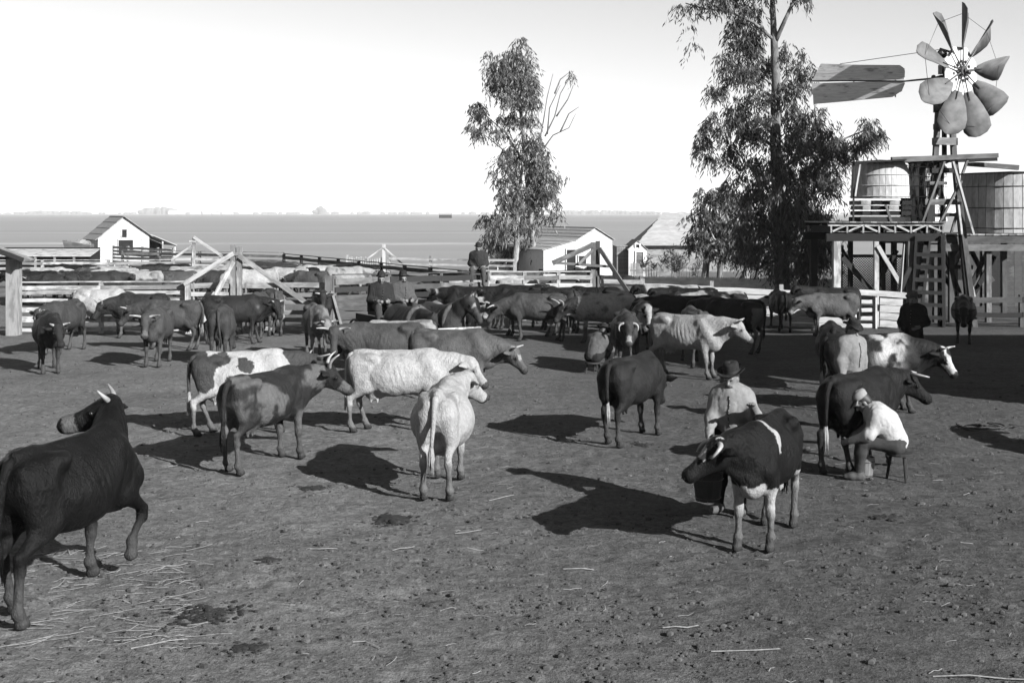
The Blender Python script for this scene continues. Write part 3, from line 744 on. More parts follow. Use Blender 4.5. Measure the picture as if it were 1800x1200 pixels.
for u in (1503, 1539): board('upright', (X(u, yA), yA - .04, 0), (X(u, yA), yA - .04, 1.18), .12, .05, M['white_paint'], r_, up=(0, -1, 0))
board('top_rail', (X(1500, yA), yA - .08, 1.1), (X(1592, yB), yB - .08, 1.0), .17, .035, M['white_paint'], r_)
for i, (zc, w) in enumerate([(.82, .2), (.60, .2), (.38, .2), (.16, .2)]): board('panel_board', (X(1545, yA), yA - .1, zc), (X(1585 - i * 3, yB), yB - .1, zc - .03), w, .03, M['white_paint'], r_)
fence('dark two board fence at the far right under the tank platform', [(X(1690, 38), 38), (X(1900, 38), 38)], (.95, .95), [GB, DB], [(.82, .17), (.38, .14)], group='board fences round the cattle yard', post_mat=GB, spacing=1.6)
# pen fences further back
ZP = [(1.33, .13), (1.08, .12), (.82, .12), (.55, .13), (.28, .13)]
fence('pale fence along the back of the left pen', [(X(-40, 57.5), 57.5), (X(305, 58), 58)], (1.22, 1.22), [WB, PB], [(1.15, .13), (.92, .12), (.68, .12), (.42, .13)], group='fences of the far pens', capw=.1, spacing=2.6)
fence('distant pale fence behind the herd in the pen', [(X(215, 72), 72), (X(500, 66), 66)], (1.25, 1.3), [PB, GB], [(1.15, .14), (.9, .13), (.65, .13), (.4, .13)], group='fences of the far pens', spacing=2.8, capw=.1)
fence('long dark fence slanting across behind the middle pen', [(X(500, 63), 63), (X(862, 44.6), 44.6)], (1.34, 1.24), [GB, MT, DB], [(1.24, .15), (.98, .13), (.72, .13), (.45, .13)], group='fences of the far pens', spacing=2.3, capw=.12, post_mat=DB)
fence('thin white rail fence beside the small white gate', [(X(684, 62), 62), (X(905, 60), 60)], (1.3, 1.25), [WB, M['white_paint']], [(1.22, .11), (.95, .10), (.68, .10)], group='fences of the far pens', spacing=2.4, post_mat=WB)
fence('white slat fence beside the left barn door', [(X(200, 82), 82), (X(305, 76), 76)], (1.3, 1.3), [WB, PB], [(1.22, .14), (1.0, .13), (.78, .13), (.55, .13), (.3, .13)], group='fences of the far pens', spacing=2.0)
fence('grey fence rail by the foot of the middle tree', [(X(860, 47), 47), (X(1035, 50), 50)], (1.25, 1.25), [GB, PB], [(1.15, .14), (.85, .13), (.55, .13)], group='fences of the far pens', spacing=2.2)
Y3 = 62
gr = empty('picket_gate', (X(676, Y3), Y3, 0), 0, 'small white picket gate with a tall braced post', 'gate')
board('tall_post', (X(675, Y3), Y3, 0), (X(675, Y3), Y3, 1.92), .17, .16, M['white_paint'], gr, up=(0, -1, 0)); board('end_post', (X(611, Y3), Y3, 0), (X(611, Y3), Y3, 1.4), .15, .15, WB, gr, up=(0, -1, 0))
board('brace', (X(674, Y3), Y3 - .1, 1.75), (X(646, Y3), Y3 - .1, 1.2), .08, .05, WB, gr); board('brace', (X(676, Y3), Y3 - .1, 1.75), (X(709, Y3), Y3 - .1, .9), .08, .05, WB, gr)
for z_ in (.5, 1.05): board('rail', (X(613, Y3), Y3 + .03, z_), (X(673, Y3), Y3 + .03, z_), .09, .04, WB, gr)
pk_ = MB()
for i in range(15): x_ = X(615 + i * 4, Y3); pk_.bar((x_, Y3 - .02, .25), (x_, Y3 - .02, 1.27 + .03 * (i % 2)), .02, .055, up=(0, 1, 0))
o = pk_.build('pickets', WB, None, origin=(X(640, Y3), Y3, .8)); wparent(o, gr); o['kind'] = 'stuff'
Y4 = 60
gate('tall white gate post with long sloping braces above the far pen', 'gate_frame', [('tall_post', (X(341, Y4), Y4, 0), (X(341, Y4), Y4, 2.36), .16, .14, WB), ('tall_post', (X(338, Y4), Y4 + .2, 0), (X(338, Y4), Y4 + .2, 1.9), .15, .12, WB),
    ('brace', (X(341, Y4), Y4 - .1, 2.32), (X(392, Y4), Y4 - .1, 1.4), .13, .05, WB), ('brace', (X(337, Y4), Y4 - .1, 1.85), (X(302, Y4), Y4 - .1, 1.2), .12, .05, WB), ('crosspiece', (X(334, Y4), Y4 - .12, 2.1), (X(345, Y4), Y4 - .12, 2.1), .1, .05, WB),
    ('rail', (X(302, Y4), Y4, 1.25), (X(395, Y4), Y4, 1.25), .13, .04, WB), ('rail', (X(302, Y4), Y4, .95), (X(395, Y4), Y4, .95), .13, .04, WB)], (X(341, Y4), Y4, 0), 'gate posts')
# white picket fence of the garden
pf = empty('picket_fence', (4.3, 46.2, 0), 0, 'long white picket fence under the large tree', 'fence')
pa, pb = Vector((4.3, 46.2, 0)), Vector((11.6, 44.2, 0)); n = 118; pk_ = MB(); d_ = (pb - pa) / n; nr = Vector((d_.y, -d_.x, 0)).normalized()
for i in range(n):
    p = pa + d_ * i; h_ = 1.16 + rnd.uniform(-.015, .015); w_ = d_.normalized() * .030
    f_ = nr * -.011
    V = [p - w_ + f_, p + w_ + f_, p + w_ + f_ + Vector((0, 0, h_ - .06)), p + f_ + Vector((0, 0, h_)), p - w_ + f_ + Vector((0, 0, h_ - .06))]; V2 = [v - f_ * 2 for v in V]
    pk_.add(V + V2, [(0, 1, 2, 3, 4), (9, 8, 7, 6, 5), (0, 5, 6, 1), (1, 6, 7, 2), (2, 7, 8, 3), (3, 8, 9, 4), (4, 9, 5, 0)])
M['picket'] = wood('fresh_white_picket', .62, .40, .34, .08)
o = pk_.build('pickets', M['picket'], None, origin=tuple((pa + pb) / 2)); wparent(o, pf); o['kind'] = 'stuff'
for z_ in (.3, .82): board('rail', pa + nr * -.04 + Vector((0, 0, z_)), pb + nr * -.04 + Vector((0, 0, z_)), .09, .04, WB, pf)
for i in range(0, n, 14): p = pa + d_ * i - nr * .1; board('post', p, p + Vector((0, 0, 1.0)), .1, .1, WB, pf, up=nr)
pf2 = empty('picket_fence', (X(1130, 58), 58, 0), 0, 'small grey picket fence below the little white shed', 'fence'); pk_ = MB()
for i in range(40):
    x_ = X(1107 + i * 2.1, 58); pk_.bar((x_, 58, 0), (x_, 58, 1.15 + .05 * (i % 3 == 0)), .02, .04, up=(0, 1, 0))
o = pk_.build('pickets', PB, None, origin=(X(1150, 58), 58, .5)); wparent(o, pf2); o['kind'] = 'stuff'
board('rail', (X(1107, 58), 58.04, .8), (X(1190, 58), 58.04, .8), .08, .04, PB, pf2)
# ------------------------------------------------------------------ farm buildings
def ext_building(label, front, origin, yaw, depth, wall_mat, roof_mat, roof_edges, doors=(), name='farm_building', boards=0, over=.18, courses=0, cat='building', side_mat=None):
    """front: outline (x, z) of the gable wall seen head on; pushed back by depth along the building's own axis"""
    root = empty(name, origin, R(yaw), label, cat)
    n = len(front); xs_ = [p[0] for p in front]; x0, x1 = min(xs_), max(xs_)
    def wall_poly(nm, V, Fs, mt): return mesh_np(nm, V, Fs, mt, root)
    # front wall in boards
    def top(x):
        best = None
        for i in range(n):
            a, b_ = front[i], front[(i + 1) % n]
            if min(a[0], b_[0]) - 1e-6 <= x <= max(a[0], b_[0]) + 1e-6 and abs(a[0] - b_[0]) > 1e-6:
                z = a[1] + (b_[1] - a[1]) * (x - a[0]) / (b_[0] - a[0])
                if best is None or z > best: best = z
        return best if best is not None else 0
    nb = boards or max(6, int((x1 - x0) / .28))
    for i in range(nb):
        xa = x0 + (x1 - x0) * i / nb + .004; xb = x0 + (x1 - x0) * (i + 1) / nb - .004
        cuts = [(0.0, None)]
        za, zb = top(xa), top(xb); o_ = rnd.uniform(0, .012); zlo = -.1
        V = [(xa, -o_, zlo), (xb, -o_, zlo), (xb, -o_, zb), (xa, -o_, za), (xa, .03, zlo), (xb, .03, zlo), (xb, .03, zb), (xa, .03, za)]
        ob = mesh_np('wall_board', np.array(V) - np.array(((xa + xb) / 2, 0, 0)), [(0, 1, 2, 3), (5, 4, 7, 6), (0, 3, 7, 4), (1, 5, 6, 2), (3, 2, 6, 7)], wall_mat, root, loc=((xa + xb) / 2, 0, 0))
    # sides, back
    zl, zr = top(x0 + .001), top(x1 - .001)
    sm = side_mat or wall_mat
    wall_poly('side_wall', [(x0, .04, -.1), (x0, depth, -.1), (x0, depth, zl), (x0, .04, zl), (x0 + .05, .04, -.1), (x0 + .05, depth, -.1), (x0 + .05, depth, zl), (x0 + .05, .04, zl)], [(0, 3, 2, 1), (4, 5, 6, 7), (0, 1, 5, 4), (3, 7, 6, 2), (0, 4, 7, 3), (1, 2, 6, 5)], sm)
    wall_poly('side_wall', [(x1 - .05, .04, -.1), (x1 - .05, depth, -.1), (x1 - .05, depth, zr), (x1 - .05, .04, zr), (x1, .04, -.1), (x1, depth, -.1), (x1, depth, zr), (x1, .04, zr)], [(0, 3, 2, 1), (4, 5, 6, 7), (0, 1, 5, 4), (3, 7, 6, 2), (0, 4, 7, 3), (1, 2, 6, 5)], sm)
    wall_poly('back_wall', [(x, depth, z) for x, z in front] , [tuple(range(n))], sm)
    for (a, b_) in roof_edges:
        a = Vector((a[0], 0, a[1])); b_ = Vector((b_[0], 0, b_[1])); d = (b_ - a).normalized(); nrm = Vector((-d.z, 0, d.x)); nrm = nrm if nrm.z > 0 else -nrm
        lo, hi = (a, b_) if a.z < b_.z else (b_, a); lo = lo - (hi - lo).normalized() * over
        k = max(courses, 4); 
        for i in range(k):
            p = lo.lerp(hi, i / k); q = lo.lerp(hi, (i + 1) / k) + (hi - lo).normalized() * .05
            t1, t2 = nrm * (.034), nrm * (.012); t0 = nrm * .004
            V = []
            for yy in (-over, depth + over):
                for pt, tt in ((p, t0), (q, t0), (q, t2 + t0), (p, t1 + t0)): V.append((pt + tt) + Vector((0, yy, 0)))
            c = sum(V, Vector()) / 8
            mesh_np('roof_course', np.array([tuple(v - c) for v in V]), [(0, 1, 2, 3), (7, 6, 5, 4), (3, 2, 6, 7), (0, 4, 5, 1), (0, 3, 7, 4), (1, 5, 6, 2)], roof_mat, root, loc=c)
    for (nm, xa, xb, za, zb, mt, dpt) in doors:
        mb = MB().box(((xa + xb) / 2, -.018 - dpt / 2, (za + zb) / 2), (xb - xa, dpt, zb - za)); ob = mb.build(nm, mt, root)
        fr = MB(); w_ = .06
        fr.box(((xa + xb) / 2, -.05, zb + w_ / 2), (xb - xa + 2 * w_, .05, w_)); fr.box((xa - w_ / 2, -.05, (za + zb) / 2), (w_, .05, zb - za)); fr.box((xb + w_ / 2, -.05, (za + zb) / 2), (w_, .05, zb - za))
        fo = fr.build('frame', wall_mat, ob)
    return root
BG = M['black_gap']; WP = M['white_paint']; RF = M['roof']
# left barn
Yb = 88.0; s_ = Yb / F
ext_building('small white barn with a hayloft hatch standing far left behind the pens', [(0, 0), (3.55, 0), (3.55, 1.92), (1.75, 3.22), (0, 1.72)], (gx(172, Yb), Yb, 0), 28, 5.0, WP, RF, [((0, 1.72), (1.75, 3.22)), ((3.55, 1.92), (1.75, 3.22))],
    [('hatch', 1.64, 1.96, 1.75, 2.3, BG, .012), ('doorway', 1.4, 2.4, .55, 1.55, BG, .012)], 'barn', 13, .25)
lt = empty('lean_to', (gx(172, Yb) + 3.16, Yb + 1.72, 0), R(28), 'open lean-to shed on the right side of the small white barn', 'shed')
mesh_np('roof', [(0, -.2, 1.98), (1.9, -.2, 1.16), (1.9, 4, 1.16), (0, 4, 1.98), (0, -.2, 1.92), (1.9, -.2, 1.10), (1.9, 4, 1.10), (0, 4, 1.92)], [(0, 1, 2, 3), (7, 6, 5, 4), (0, 4, 5, 1), (1, 5, 6, 2), (2, 6, 7, 3), (3, 7, 4, 0)], RF, lt)
mesh_np('back_wall', [(0, 3.9, 0), (1.8, 3.9, 0), (1.8, 3.9, 1.1), (0, 3.9, 1.9)], [(0, 1, 2, 3)], M['dark_board'], lt)
for x_ in (.9, 1.78): mesh_np('post', np.array(MB().box((x_, 0, .58 if x_ > 1 else .75), (.1, .1, 1.1 if x_ > 1 else 1.5)).V), MB().box((0, 0, 0), (1, 1, 1)).F, WB, lt)
for z_ in (.5, .8): o = MB().box((1.35, -.06, z_), (.9, .03, .16)).build('board', WB, lt)
# low cattle shelter
Yl = 67
lo_ = empty('cattle_shelter', (gx(20, Yl), Yl, 0), 0, 'long low open cattle shelter with a pale board roof at the left', 'shed')
x0, x1 = gx(-40, Yl), gx(163, Yl); org = Vector(lo_.location)
npn = 6
for i in range(npn):
    xa, xb = x0 + (x1 - x0) * i / npn, x0 + (x1 - x0) * (i + 1) / npn - .02
    V = np.array([(xa, Yl - .3, 1.2), (xb, Yl - .3, 1.2), (xb, Yl + 1.3, 1.55), (xa, Yl + 1.3, 1.55), (xa, Yl - .3, 1.15), (xb, Yl - .3, 1.15), (xb, Yl + 1.3, 1.50), (xa, Yl + 1.3, 1.50)]); c = V.mean(0)
    o = mesh_np('roof_panel', V - c, [(0, 1, 2, 3), (7, 6, 5, 4), (0, 4, 5, 1), (1, 5, 6, 2), (2, 6, 7, 3), (3, 7, 4, 0)], WB, None, loc=c); wparent(o, lo_)
    board('post', (xa + .1, Yl - .2, -.05), (xa + .1, Yl - .2, 1.16), .1, .1, PB, lo_, up=(0, -1, 0))
o = MB().box(((x0 + x1) / 2, Yl + 1.2, .8), (x1 - x0, .05, 1.6)).build('back_wall', M['dark_board'], None, origin=((x0 + x1) / 2, Yl + 1.2, .8)); wparent(o, lo_)
# hay wagon body behind the shelter
Yh = 78
hw = empty('hay_wagon', (gx(140, Yh), Yh, 0), R(8), 'pale hay wagon with slanted ends standing left of the barn', 'wagon')
mesh_np('wagon_bed', [(-.75, -.5, 1.1), (.75, -.5, 1.1), (.75, .5, 1.1), (-.75, .5, 1.1), (-.9, -.7, 1.78), (.75, -.7, 1.5), (.75, .7, 1.5), (-.9, .7, 1.78)], [(0, 1, 5, 4), (1, 2, 6, 5), (2, 3, 7, 6), (3, 0, 4, 7), (3, 2, 1, 0)], M['mid_timber'], hw)
mesh_np('hay', np.array(MB().sphere((.1, 0, 1.55), (.6, .5, .25), 12, 8).V) + np.random.RandomState(3).normal(0, .03, (108, 3)), MB().sphere((0, 0, 0), 1, 12, 8).F, simple('hay', .16, .95, .3, 12), hw)
for sx_ in (-.5, .5):
    for sy_ in (-.6, .6):
        wv = MB(); pts = [Vector((sx_ + .5 * math.cos(a * math.pi / 8), sy_, .5 + .5 * math.sin(a * math.pi / 8))) for a in range(17)]; wv.tube(pts, .04, 5)
        for a in range(8): wv.bar((sx_, sy_, .5), (sx_ + .48 * math.cos(a * math.pi / 4), sy_, .5 + .48 * math.sin(a * math.pi / 4)), .04, .04, up=(0, 1, 0))
        wv.build('wheel', M['dark_board'], hw)
# white farm building behind the middle tree
Yc = 68.0
ext_building('white farm building with a stepped gable and shed wing at right of the middle tree', [(0, 0), (4.3, 0), (4.3, 2.02), (3.2, 2.64), (2.08, 2.02), (0, 1.48)], (gx(955, Yc), Yc, 0), 25, 6, WP, RF, [((0, 1.48), (2.08, 2.02)), ((2.08, 2.02), (3.2, 2.64)), ((4.3, 2.02), (3.2, 2.64))],
    [('door', 1.4, 1.95, .15, 1.45, BG, .012), ('window', 2.15, 2.6, .65, 1.1, M['dark_board'], .012)], 'farmhouse_wing', 16, .12, courses=4, side_mat=M['picket'])
ext_building('grey board shed wall left of the white farm building between the tree trunks', [(0, 0), (3.2, 0), (3.2, 1.45), (0, 1.6)], (gx(858, 71), 71, 0), 0, 3, M['picket'], RF, [((0, 1.6), (3.2, 1.45))], [], 'shed', 16, .05)
Ys = 64.0
M['picket'] = M.get('picket') or WP
ext_building('tiny white shed with an arched vent above its door', [(0, 0), (.92, 0), (.92, 1.62), (.46, 2.03), (0, 1.62)], (gx(1105, Ys), Ys, 0), 0, 3, M['picket'], RF, [((0, 1.62), (.46, 2.03)), ((.92, 1.62), (.46, 2.03))], [('door', .38, .74, .05, 1.48, M['mid_timber'], .02), ('arched_vent', .37, .55, 1.72, 1.86, BG, .015)], 'garden_shed', 6, .07, side_mat=PB)
ext_building('pale lean-to wall joined to the left of the tiny white shed', [(0, 0), (.6, 0), (.6, 1.75), (0, 1.75)], (gx(1084, Ys + .5), Ys + .5, 0), 0, 2.5, PB, RF, [((0, 1.75), (.6, 1.75))], [], 'shed', 5, .04)
# big roofed house: eaves face the camera
Yr = 74.0
hs = empty('large_roofed_house', (gx(1125, Yr), Yr, 0), 0, 'large pale house with a broad shingle roof behind the tiny shed', 'house')
o = MB().box((3.6, 2.4, .8), (7.0, 4.6, 1.6)).build('wall', PB, hs)
for i in range(5):
    f0, f1 = i / 5, (i + 1) / 5
    def rp(f): return (-.25 + 1.9 * f, -.25 + 2.6 * f, 1.55 + 1.85 * f)
    a, b_ = rp(f0), rp(f1 + .03); xr = 7.6
    V = [(a[0], a[1], a[2] + .10), (xr, a[1], a[2] + .10), (xr, b_[1], b_[2] + .03), (b_[0], b_[1], b_[2] + .03), (a[0], a[1], a[2]), (xr, a[1], a[2]), (xr, b_[1], b_[2]), (b_[0], b_[1], b_[2])]
    mesh_np('roof_course', V, [(0, 1, 2, 3), (7, 6, 5, 4), (0, 4, 5, 1), (1, 5, 6, 2), (2, 6, 7, 3), (3, 7, 4, 0)], RF, hs)
mesh_np('roof_end', [(-.25, -.25, 1.5), (1.65, 2.35, 3.38), (-.25, 4.9, 1.5)], [(0, 1, 2)], RF, hs)
mesh_np('rear_roof', [(1.65, 2.35, 3.38), (7.6, 2.35, 3.38), (7.6, 4.9, 1.5), (-.25, 4.9, 1.5)], [(0, 1, 2, 3)], RF, hs)
# whitewashed house wall behind the tank tower at far right
Yt = 46.5
ext_building('pale board house with dark door behind the tank platform at right', [(0, 0), (6, 0), (6, 2.7), (0, 2.7)], (gx(1655, Yt), Yt, 0), 0, 4, M['grey_board'], RF, [((0, 2.75), (6, 2.75))], [('door', 1.55, 2.2, .05, 2.1, M['dark_board'], .02), ('window', .45, .85, 1.0, 1.7, BG, .015)], 'tank_house', 20, .1)
# the big barn on the right whose shade lies over the yard: its wall stands outside the frame
ext_building('large dark barn closing the yard on the right side', [(0, 0), (4.2, 0), (4.2, 4.2), (.8, 7.7), (0, 7.0)], (11.2, 25.1, 0), -90, 22, M['grey_board'], RF, [((0, 7.0), (.8, 7.7)), ((4.2, 4.2), (.8, 7.7))], [('doorway', 1.2, 3.0, 0, 3.0, BG, .03)], 'barn', 16, .22, courses=10)

# ------------------------------------------------------------------ far horizon
ft = MB()
def clump(u0, u1, h, Y, n):
    for i in range(n):
        u = rnd.uniform(u0, u1); e = 1 - abs((u - (u0 + u1) / 2) / ((u1 - u0) / 2)) ** 2
        ft.sphere((gx(u, Y), Y + rnd.uniform(-20, 20), h * .4), (rnd.uniform(8, 20), 10, h * (.45 + .6 * e) * rnd.uniform(.7, 1)), 7, 5)
clump(246, 312, 22, 5000, 40); clump(0, 1760, 9, 5600, 160); clump(900, 1160, 13, 5200, 60); clump(30, 160, 12, 5200, 30); clump(555, 570, 24, 5000, 10)
stuff('distant_trees', ft, simple('far_foliage', .06, .95, .3, .05), True)
PL = ['on the left beside the tree clump', 'just right of the tree clump', 'right of the left barn', 'tallest of the row at left', 'fourth from the clump', 'at the right end of the left row', 'alone above the tall gate posts', 'alone between the gate posts and middle tree', 'alone left of the middle tree', 'just right of the middle tree', 'rightmost near the farm roof']
for i, (u, w_, h_) in enumerate([(305, 50, 10), (318, 40, 8), (345, 60, 9), (365, 45, 12), (382, 40, 8), (400, 60, 8), (540, 40, 9), (603, 40, 7), (660, 50, 7), (965, 60, 9), (985, 40, 7)]):
    Yf = 4300; x_ = gx(u, Yf); w_ *= .6; mb = MB().box((x_, Yf, h_ / 2), (w_, 20, h_))
    o = mb.build('farm_building', WP, None, origin=(x_, Yf, 0)); 
    r2 = MB().add([(-w_ / 2, -11, h_), (w_ / 2, -11, h_), (w_ / 2, 11, h_), (-w_ / 2, 11, h_), (-w_ / 2, 0, h_ + 5), (w_ / 2, 0, h_ + 5)], [(0, 1, 5, 4), (2, 3, 4, 5), (0, 4, 3), (1, 2, 5)]); r2.build('roof', RF, o)
    props(o, 'tiny white farm building on the horizon, ' + PL[i], 'building', 'farm buildings strung along the horizon')
hr = MB().box((gx(783, 900), 900, 1.2), (9, 5, 2.4)); o = hr.build('hut', M['dark_board'], None, origin=(gx(783, 900), 900, 0)); props(o, 'lone dark hut far out on the plain left of the middle tree', 'hut')
MB().add([(-5, -3, 2.41), (5, -3, 2.41), (5, 3, 2.41), (-5, 3, 2.41), (-5, 0, 4), (5, 0, 4)], [(0, 1, 5, 4), (2, 3, 4, 5), (0, 4, 3), (1, 2, 5)]).build('roof', RF, o)

# ------------------------------------------------------------------ trees
def leafmat(name, tone):
    m, nt, b = newmat(name); nt.nodes.remove(b)
    out = [n for n in nt.nodes if n.type == 'OUTPUT_MATERIAL'][0]
    at = nt.nodes.new('ShaderNodeAttribute'); at.attribute_name = 'coat'
    v = math_(nt, 'MULTIPLY', at.outputs['Fac'], tone * TK)
    d = nt.nodes.new('ShaderNodeBsdfPrincipled'); d.inputs['Roughness'].default_value = .5; d.inputs['Specular IOR Level'].default_value = .35
    t = nt.nodes.new('ShaderNodeBsdfTranslucent'); mxs = nt.nodes.new('ShaderNodeMixShader'); mxs.inputs[0].default_value = .25
    nt.links.new(v, d.inputs['Base Color']); nt.links.new(v, t.inputs['Color']); nt.links.new(d.outputs[0], mxs.inputs[1]); nt.links.new(t.outputs[0], mxs.inputs[2]); nt.links.new(mxs.outputs[0], out.inputs[0])
    return m
def bark(name, tone):
    m, nt, b = newmat(name)
    n1 = tex_noise(nt, mapped(nt, 'Object', (5, 5, .9)), 2.2, 5, .65); n2 = tex_noise(nt, mapped(nt, 'Object', (14, 14, 3)), 3, 4, .6)
    v = math_(nt, 'MULTIPLY', maprange(nt, n1, .35, .65, tone * TK * .45, tone * TK * 1.5), maprange(nt, n2, .3, .7, .75, 1.2)); nt.links.new(v, b.inputs['Base Color'])
    b.inputs['Roughness'].default_value = .85; bump(nt, b, n2, .6, .03); return m
def crown(name, clumps, Y, per, leaf, lw, mat, root, seed, depth=1.0, droop=.9, twiglen=.7):
    rs = np.random.RandomState(seed); org = np.array(root.location)
    C, A_, Bw, T = [], [], [], []
    for (u, v, ru, rv) in clumps:
        k = Y / F; rx, rz_ = ru * k, rv * k; ry = min(rx, rz_) * depth + .15
        c = np.array(W(u, v, Y + rs.uniform(-.5, .5) * depth * 1.6))
        nt_ = max(2, int(rx * rz_ * per))
        # twigs gather in sub-clumps so that gaps stay open
        ns = max(2, nt_ // 6); subs = rs.normal(0, .50, (ns, 3)); 
        for t in range(nt_):
            p = c + (subs[t % ns] + rs.normal(0, .24, 3)) * np.array((rx, ry, rz_))
            az = rs.uniform(0, 2 * math.pi); out = np.array((math.cos(az), math.sin(az), rs.uniform(-.1, .5)))
            tl = twiglen * rs.uniform(.6, 1.3); nl = 13; tone = rs.uniform(.7, 1.35)
            for q in range(nl):
                f = (q + rs.rand()) / nl
                pos = p + out * tl * .55 * f + np.array((0, 0, -1)) * droop * tl * f * f + rs.normal(0, .035, 3)
                d = np.array((rs.normal(0, .45), rs.normal(0, .45), -1.0 * droop - .1)) + out * .35; d /= np.linalg.norm(d)
                C.append(pos); A_.append(d); T.append(tone * rs.uniform(.75, 1.25))
    C = np.array(C) - org; A_ = np.array(A_); n = len(C)
    s = rs.normal(0, 1, (n, 3)); s -= A_ * (s * A_).sum(1)[:, None]; s /= np.linalg.norm(s, axis=1)[:, None]
    L = leaf * rs.uniform(.65, 1.35, n)[:, None]; w_ = lw * rs.uniform(.7, 1.3, n)[:, None]
    V = np.stack((C, C + A_ * L * .45 + s * w_ * .5, C + A_ * L, C + A_ * L * .45 - s * w_ * .5), 1).reshape(-1, 3)
    Q = np.arange(4 * n).reshape(n, 4)
    o = mesh_np(name, V, Q, mat, root, False, {'coat': np.repeat(np.array(T), 4)}); return o
def limb(root, name, pts, rad, mat, n=7):
    org = Vector(root.location); P = [Vector(p) - org for p in pts]
    fine = []; fr = []
    for i in range(len(P) - 1):
        for f in (0, .33, .67): fine.append(P[i].lerp(P[i + 1], f) + Vector([rnd.uniform(-.02, .02) for _ in range(3)]) * (rad[i] * 3)); fr.append(rad[i] + (rad[i + 1] - rad[i]) * f)
    fine.append(P[-1]); fr.append(rad[-1])
    o = MB().tube(fine, fr, n).build(name, mat, root, True); return o
def lu(pts, Y, dys=None): return [W(u, v, Y + (dys[i] if dys else 0)) for i, (u, v) in enumerate(pts)]
M['leaf'] = leafmat('eucalyptus_leaf', .050); M['leaf_pale'] = leafmat('pepper_tree_leaf', .085)
M['leaf_mid'] = leafmat('pepper_leaf', .062); M['bark'] = bark('smooth_peeling_bark', .10); M['bark_pale'] = bark('whitewashed_bark', .17)
# tall tree in the middle distance
Ym = 70.0
tr = empty('eucalyptus_tree', (gx(935, Ym), Ym, 0), 0, 'tall slim eucalyptus rising alone in the middle behind the fence', 'tree')
limb(tr, 'trunk', [Vector((gx(934, Ym), Ym, -.1))] + lu([(937, 420), (930, 340), (922, 260), (915, 190), (908, 100)], Ym), [.22, .19, .17, .13, .09, .03], M['bark_pale'], 9)
limb(tr, 'trunk', [Vector((gx(904, Ym), Ym - .4, -.1))] + lu([(908, 430), (910, 370), (918, 290)], Ym - .3), [.20, .17, .13, .06], M['bark_pale'], 9)
for p_, r0 in (([(925, 290), (890, 235), (845, 195)], .06), ([(928, 300), (880, 260), (840, 228)], .05), ([(918, 220), (935, 170), (925, 130)], .05), ([(915, 200), (885, 150), (875, 120)], .05), ([(932, 330), (960, 300), (972, 320)], .05), ([(910, 400), (880, 415), (855, 390)], .05)):
    limb(tr, 'limb', lu(p_, Ym), [r0, r0 * .7, r0 * .3], M['bark'], 5)
for p_ in ([(955, 262), (972, 238), (1000, 225), (1012, 200)], [(948, 250), (955, 215), (962, 170), (972, 130)], [(958, 240), (975, 205), (985, 165), (1008, 125)], [(962, 236), (966, 190), (985, 150)], [(985, 232), (1000, 200), (1018, 188)], [(955, 225), (945, 210), (938, 195)], [(975, 165), (985, 140), (1000, 128)], [(978, 205), (998, 175), (1008, 150)]):
    limb(tr, 'bare_branch', lu(p_, Ym), list(np.linspace(.05, .014, len(p_))), M['bark'], 5)
crown('crown', [(902, 92, 24, 26), (885, 118, 28, 22), (905, 135, 40, 30), (872, 145, 22, 20), (930, 145, 22, 26), (905, 170, 26, 16), (848, 185, 18, 18), (858, 205, 12, 10), (845, 228, 18, 12), (832, 222, 10, 8), (868, 235, 14, 10), (895, 210, 20, 10), (880, 205, 14, 8), (925, 180, 18, 14), (938, 200, 14, 10),
    (918, 205, 14, 10), (895, 262, 24, 18), (930, 255, 28, 26), (885, 290, 18, 20), (940, 290, 34, 30), (905, 310, 28, 28), (958, 318, 26, 30), (935, 340, 34, 26), (895, 345, 20, 22), (968, 345, 14, 14), (905, 375, 20, 16), (945, 372, 22, 16), (870, 385, 22, 14), (850, 378, 12, 6), (885, 405, 28, 16), (925, 395, 22, 14), (868, 425, 22, 14), (895, 435, 20, 12), (930, 425, 14, 12), (875, 452, 16, 8), (1010, 130, 5, 5), (1002, 125, 4, 4)],
    Ym, 120, .30, .06, M['leaf_pale'], tr, 5, .9, .9, .75)
# big tree at right
Ye = 43.5
te = empty('eucalyptus_tree', (gx(1377, Ye), Ye, 0), 0, 'largest dark drooping eucalyptus behind the white fence at right, cut off by the top edge', 'tree')
limb(te, 'trunk', [Vector((gx(1379, Ye), Ye, -.1))] + lu([(1376, 500), (1372, 420), (1367, 330), (1363, 240), (1364, 150), (1361, 80), (1358, 0), (1352, -120)], Ye), [.30, .27, .25, .22, .19, .16, .13, .09, .05], M['bark'], 12)
for p_, r0 in (([(1362, 75), (1380, 35), (1394, 5), (1404, -60)], .09), ([(1362, 72), (1325, 40), (1280, 20), (1240, 16), (1205, 6)], .06), ([(1366, 180), (1330, 150), (1300, 130), (1270, 150)], .06), ([(1366, 260), (1320, 235), (1280, 215), (1250, 240)], .07), ([(1364, 160), (1390, 130), (1405, 110)], .05), ([(1366, 300), (1420, 270), (1470, 250), (1530, 225)], .07), ([(1370, 360), (1330, 310), (1290, 260)], .06), ([(1372, 400), (1420, 350), (1455, 320)], .07), ([(1374, 440), (1410, 430), (1445, 410)], .06), ([(1372, 420), (1335, 390), (1305, 370)], .06)):
    limb(te, 'limb', lu(p_, Ye, [0] + [rnd.uniform(-.5, .5) for _ in p_[1:]]), list(np.linspace(r0, r0 * .3, len(p_))), M['bark'], 6)
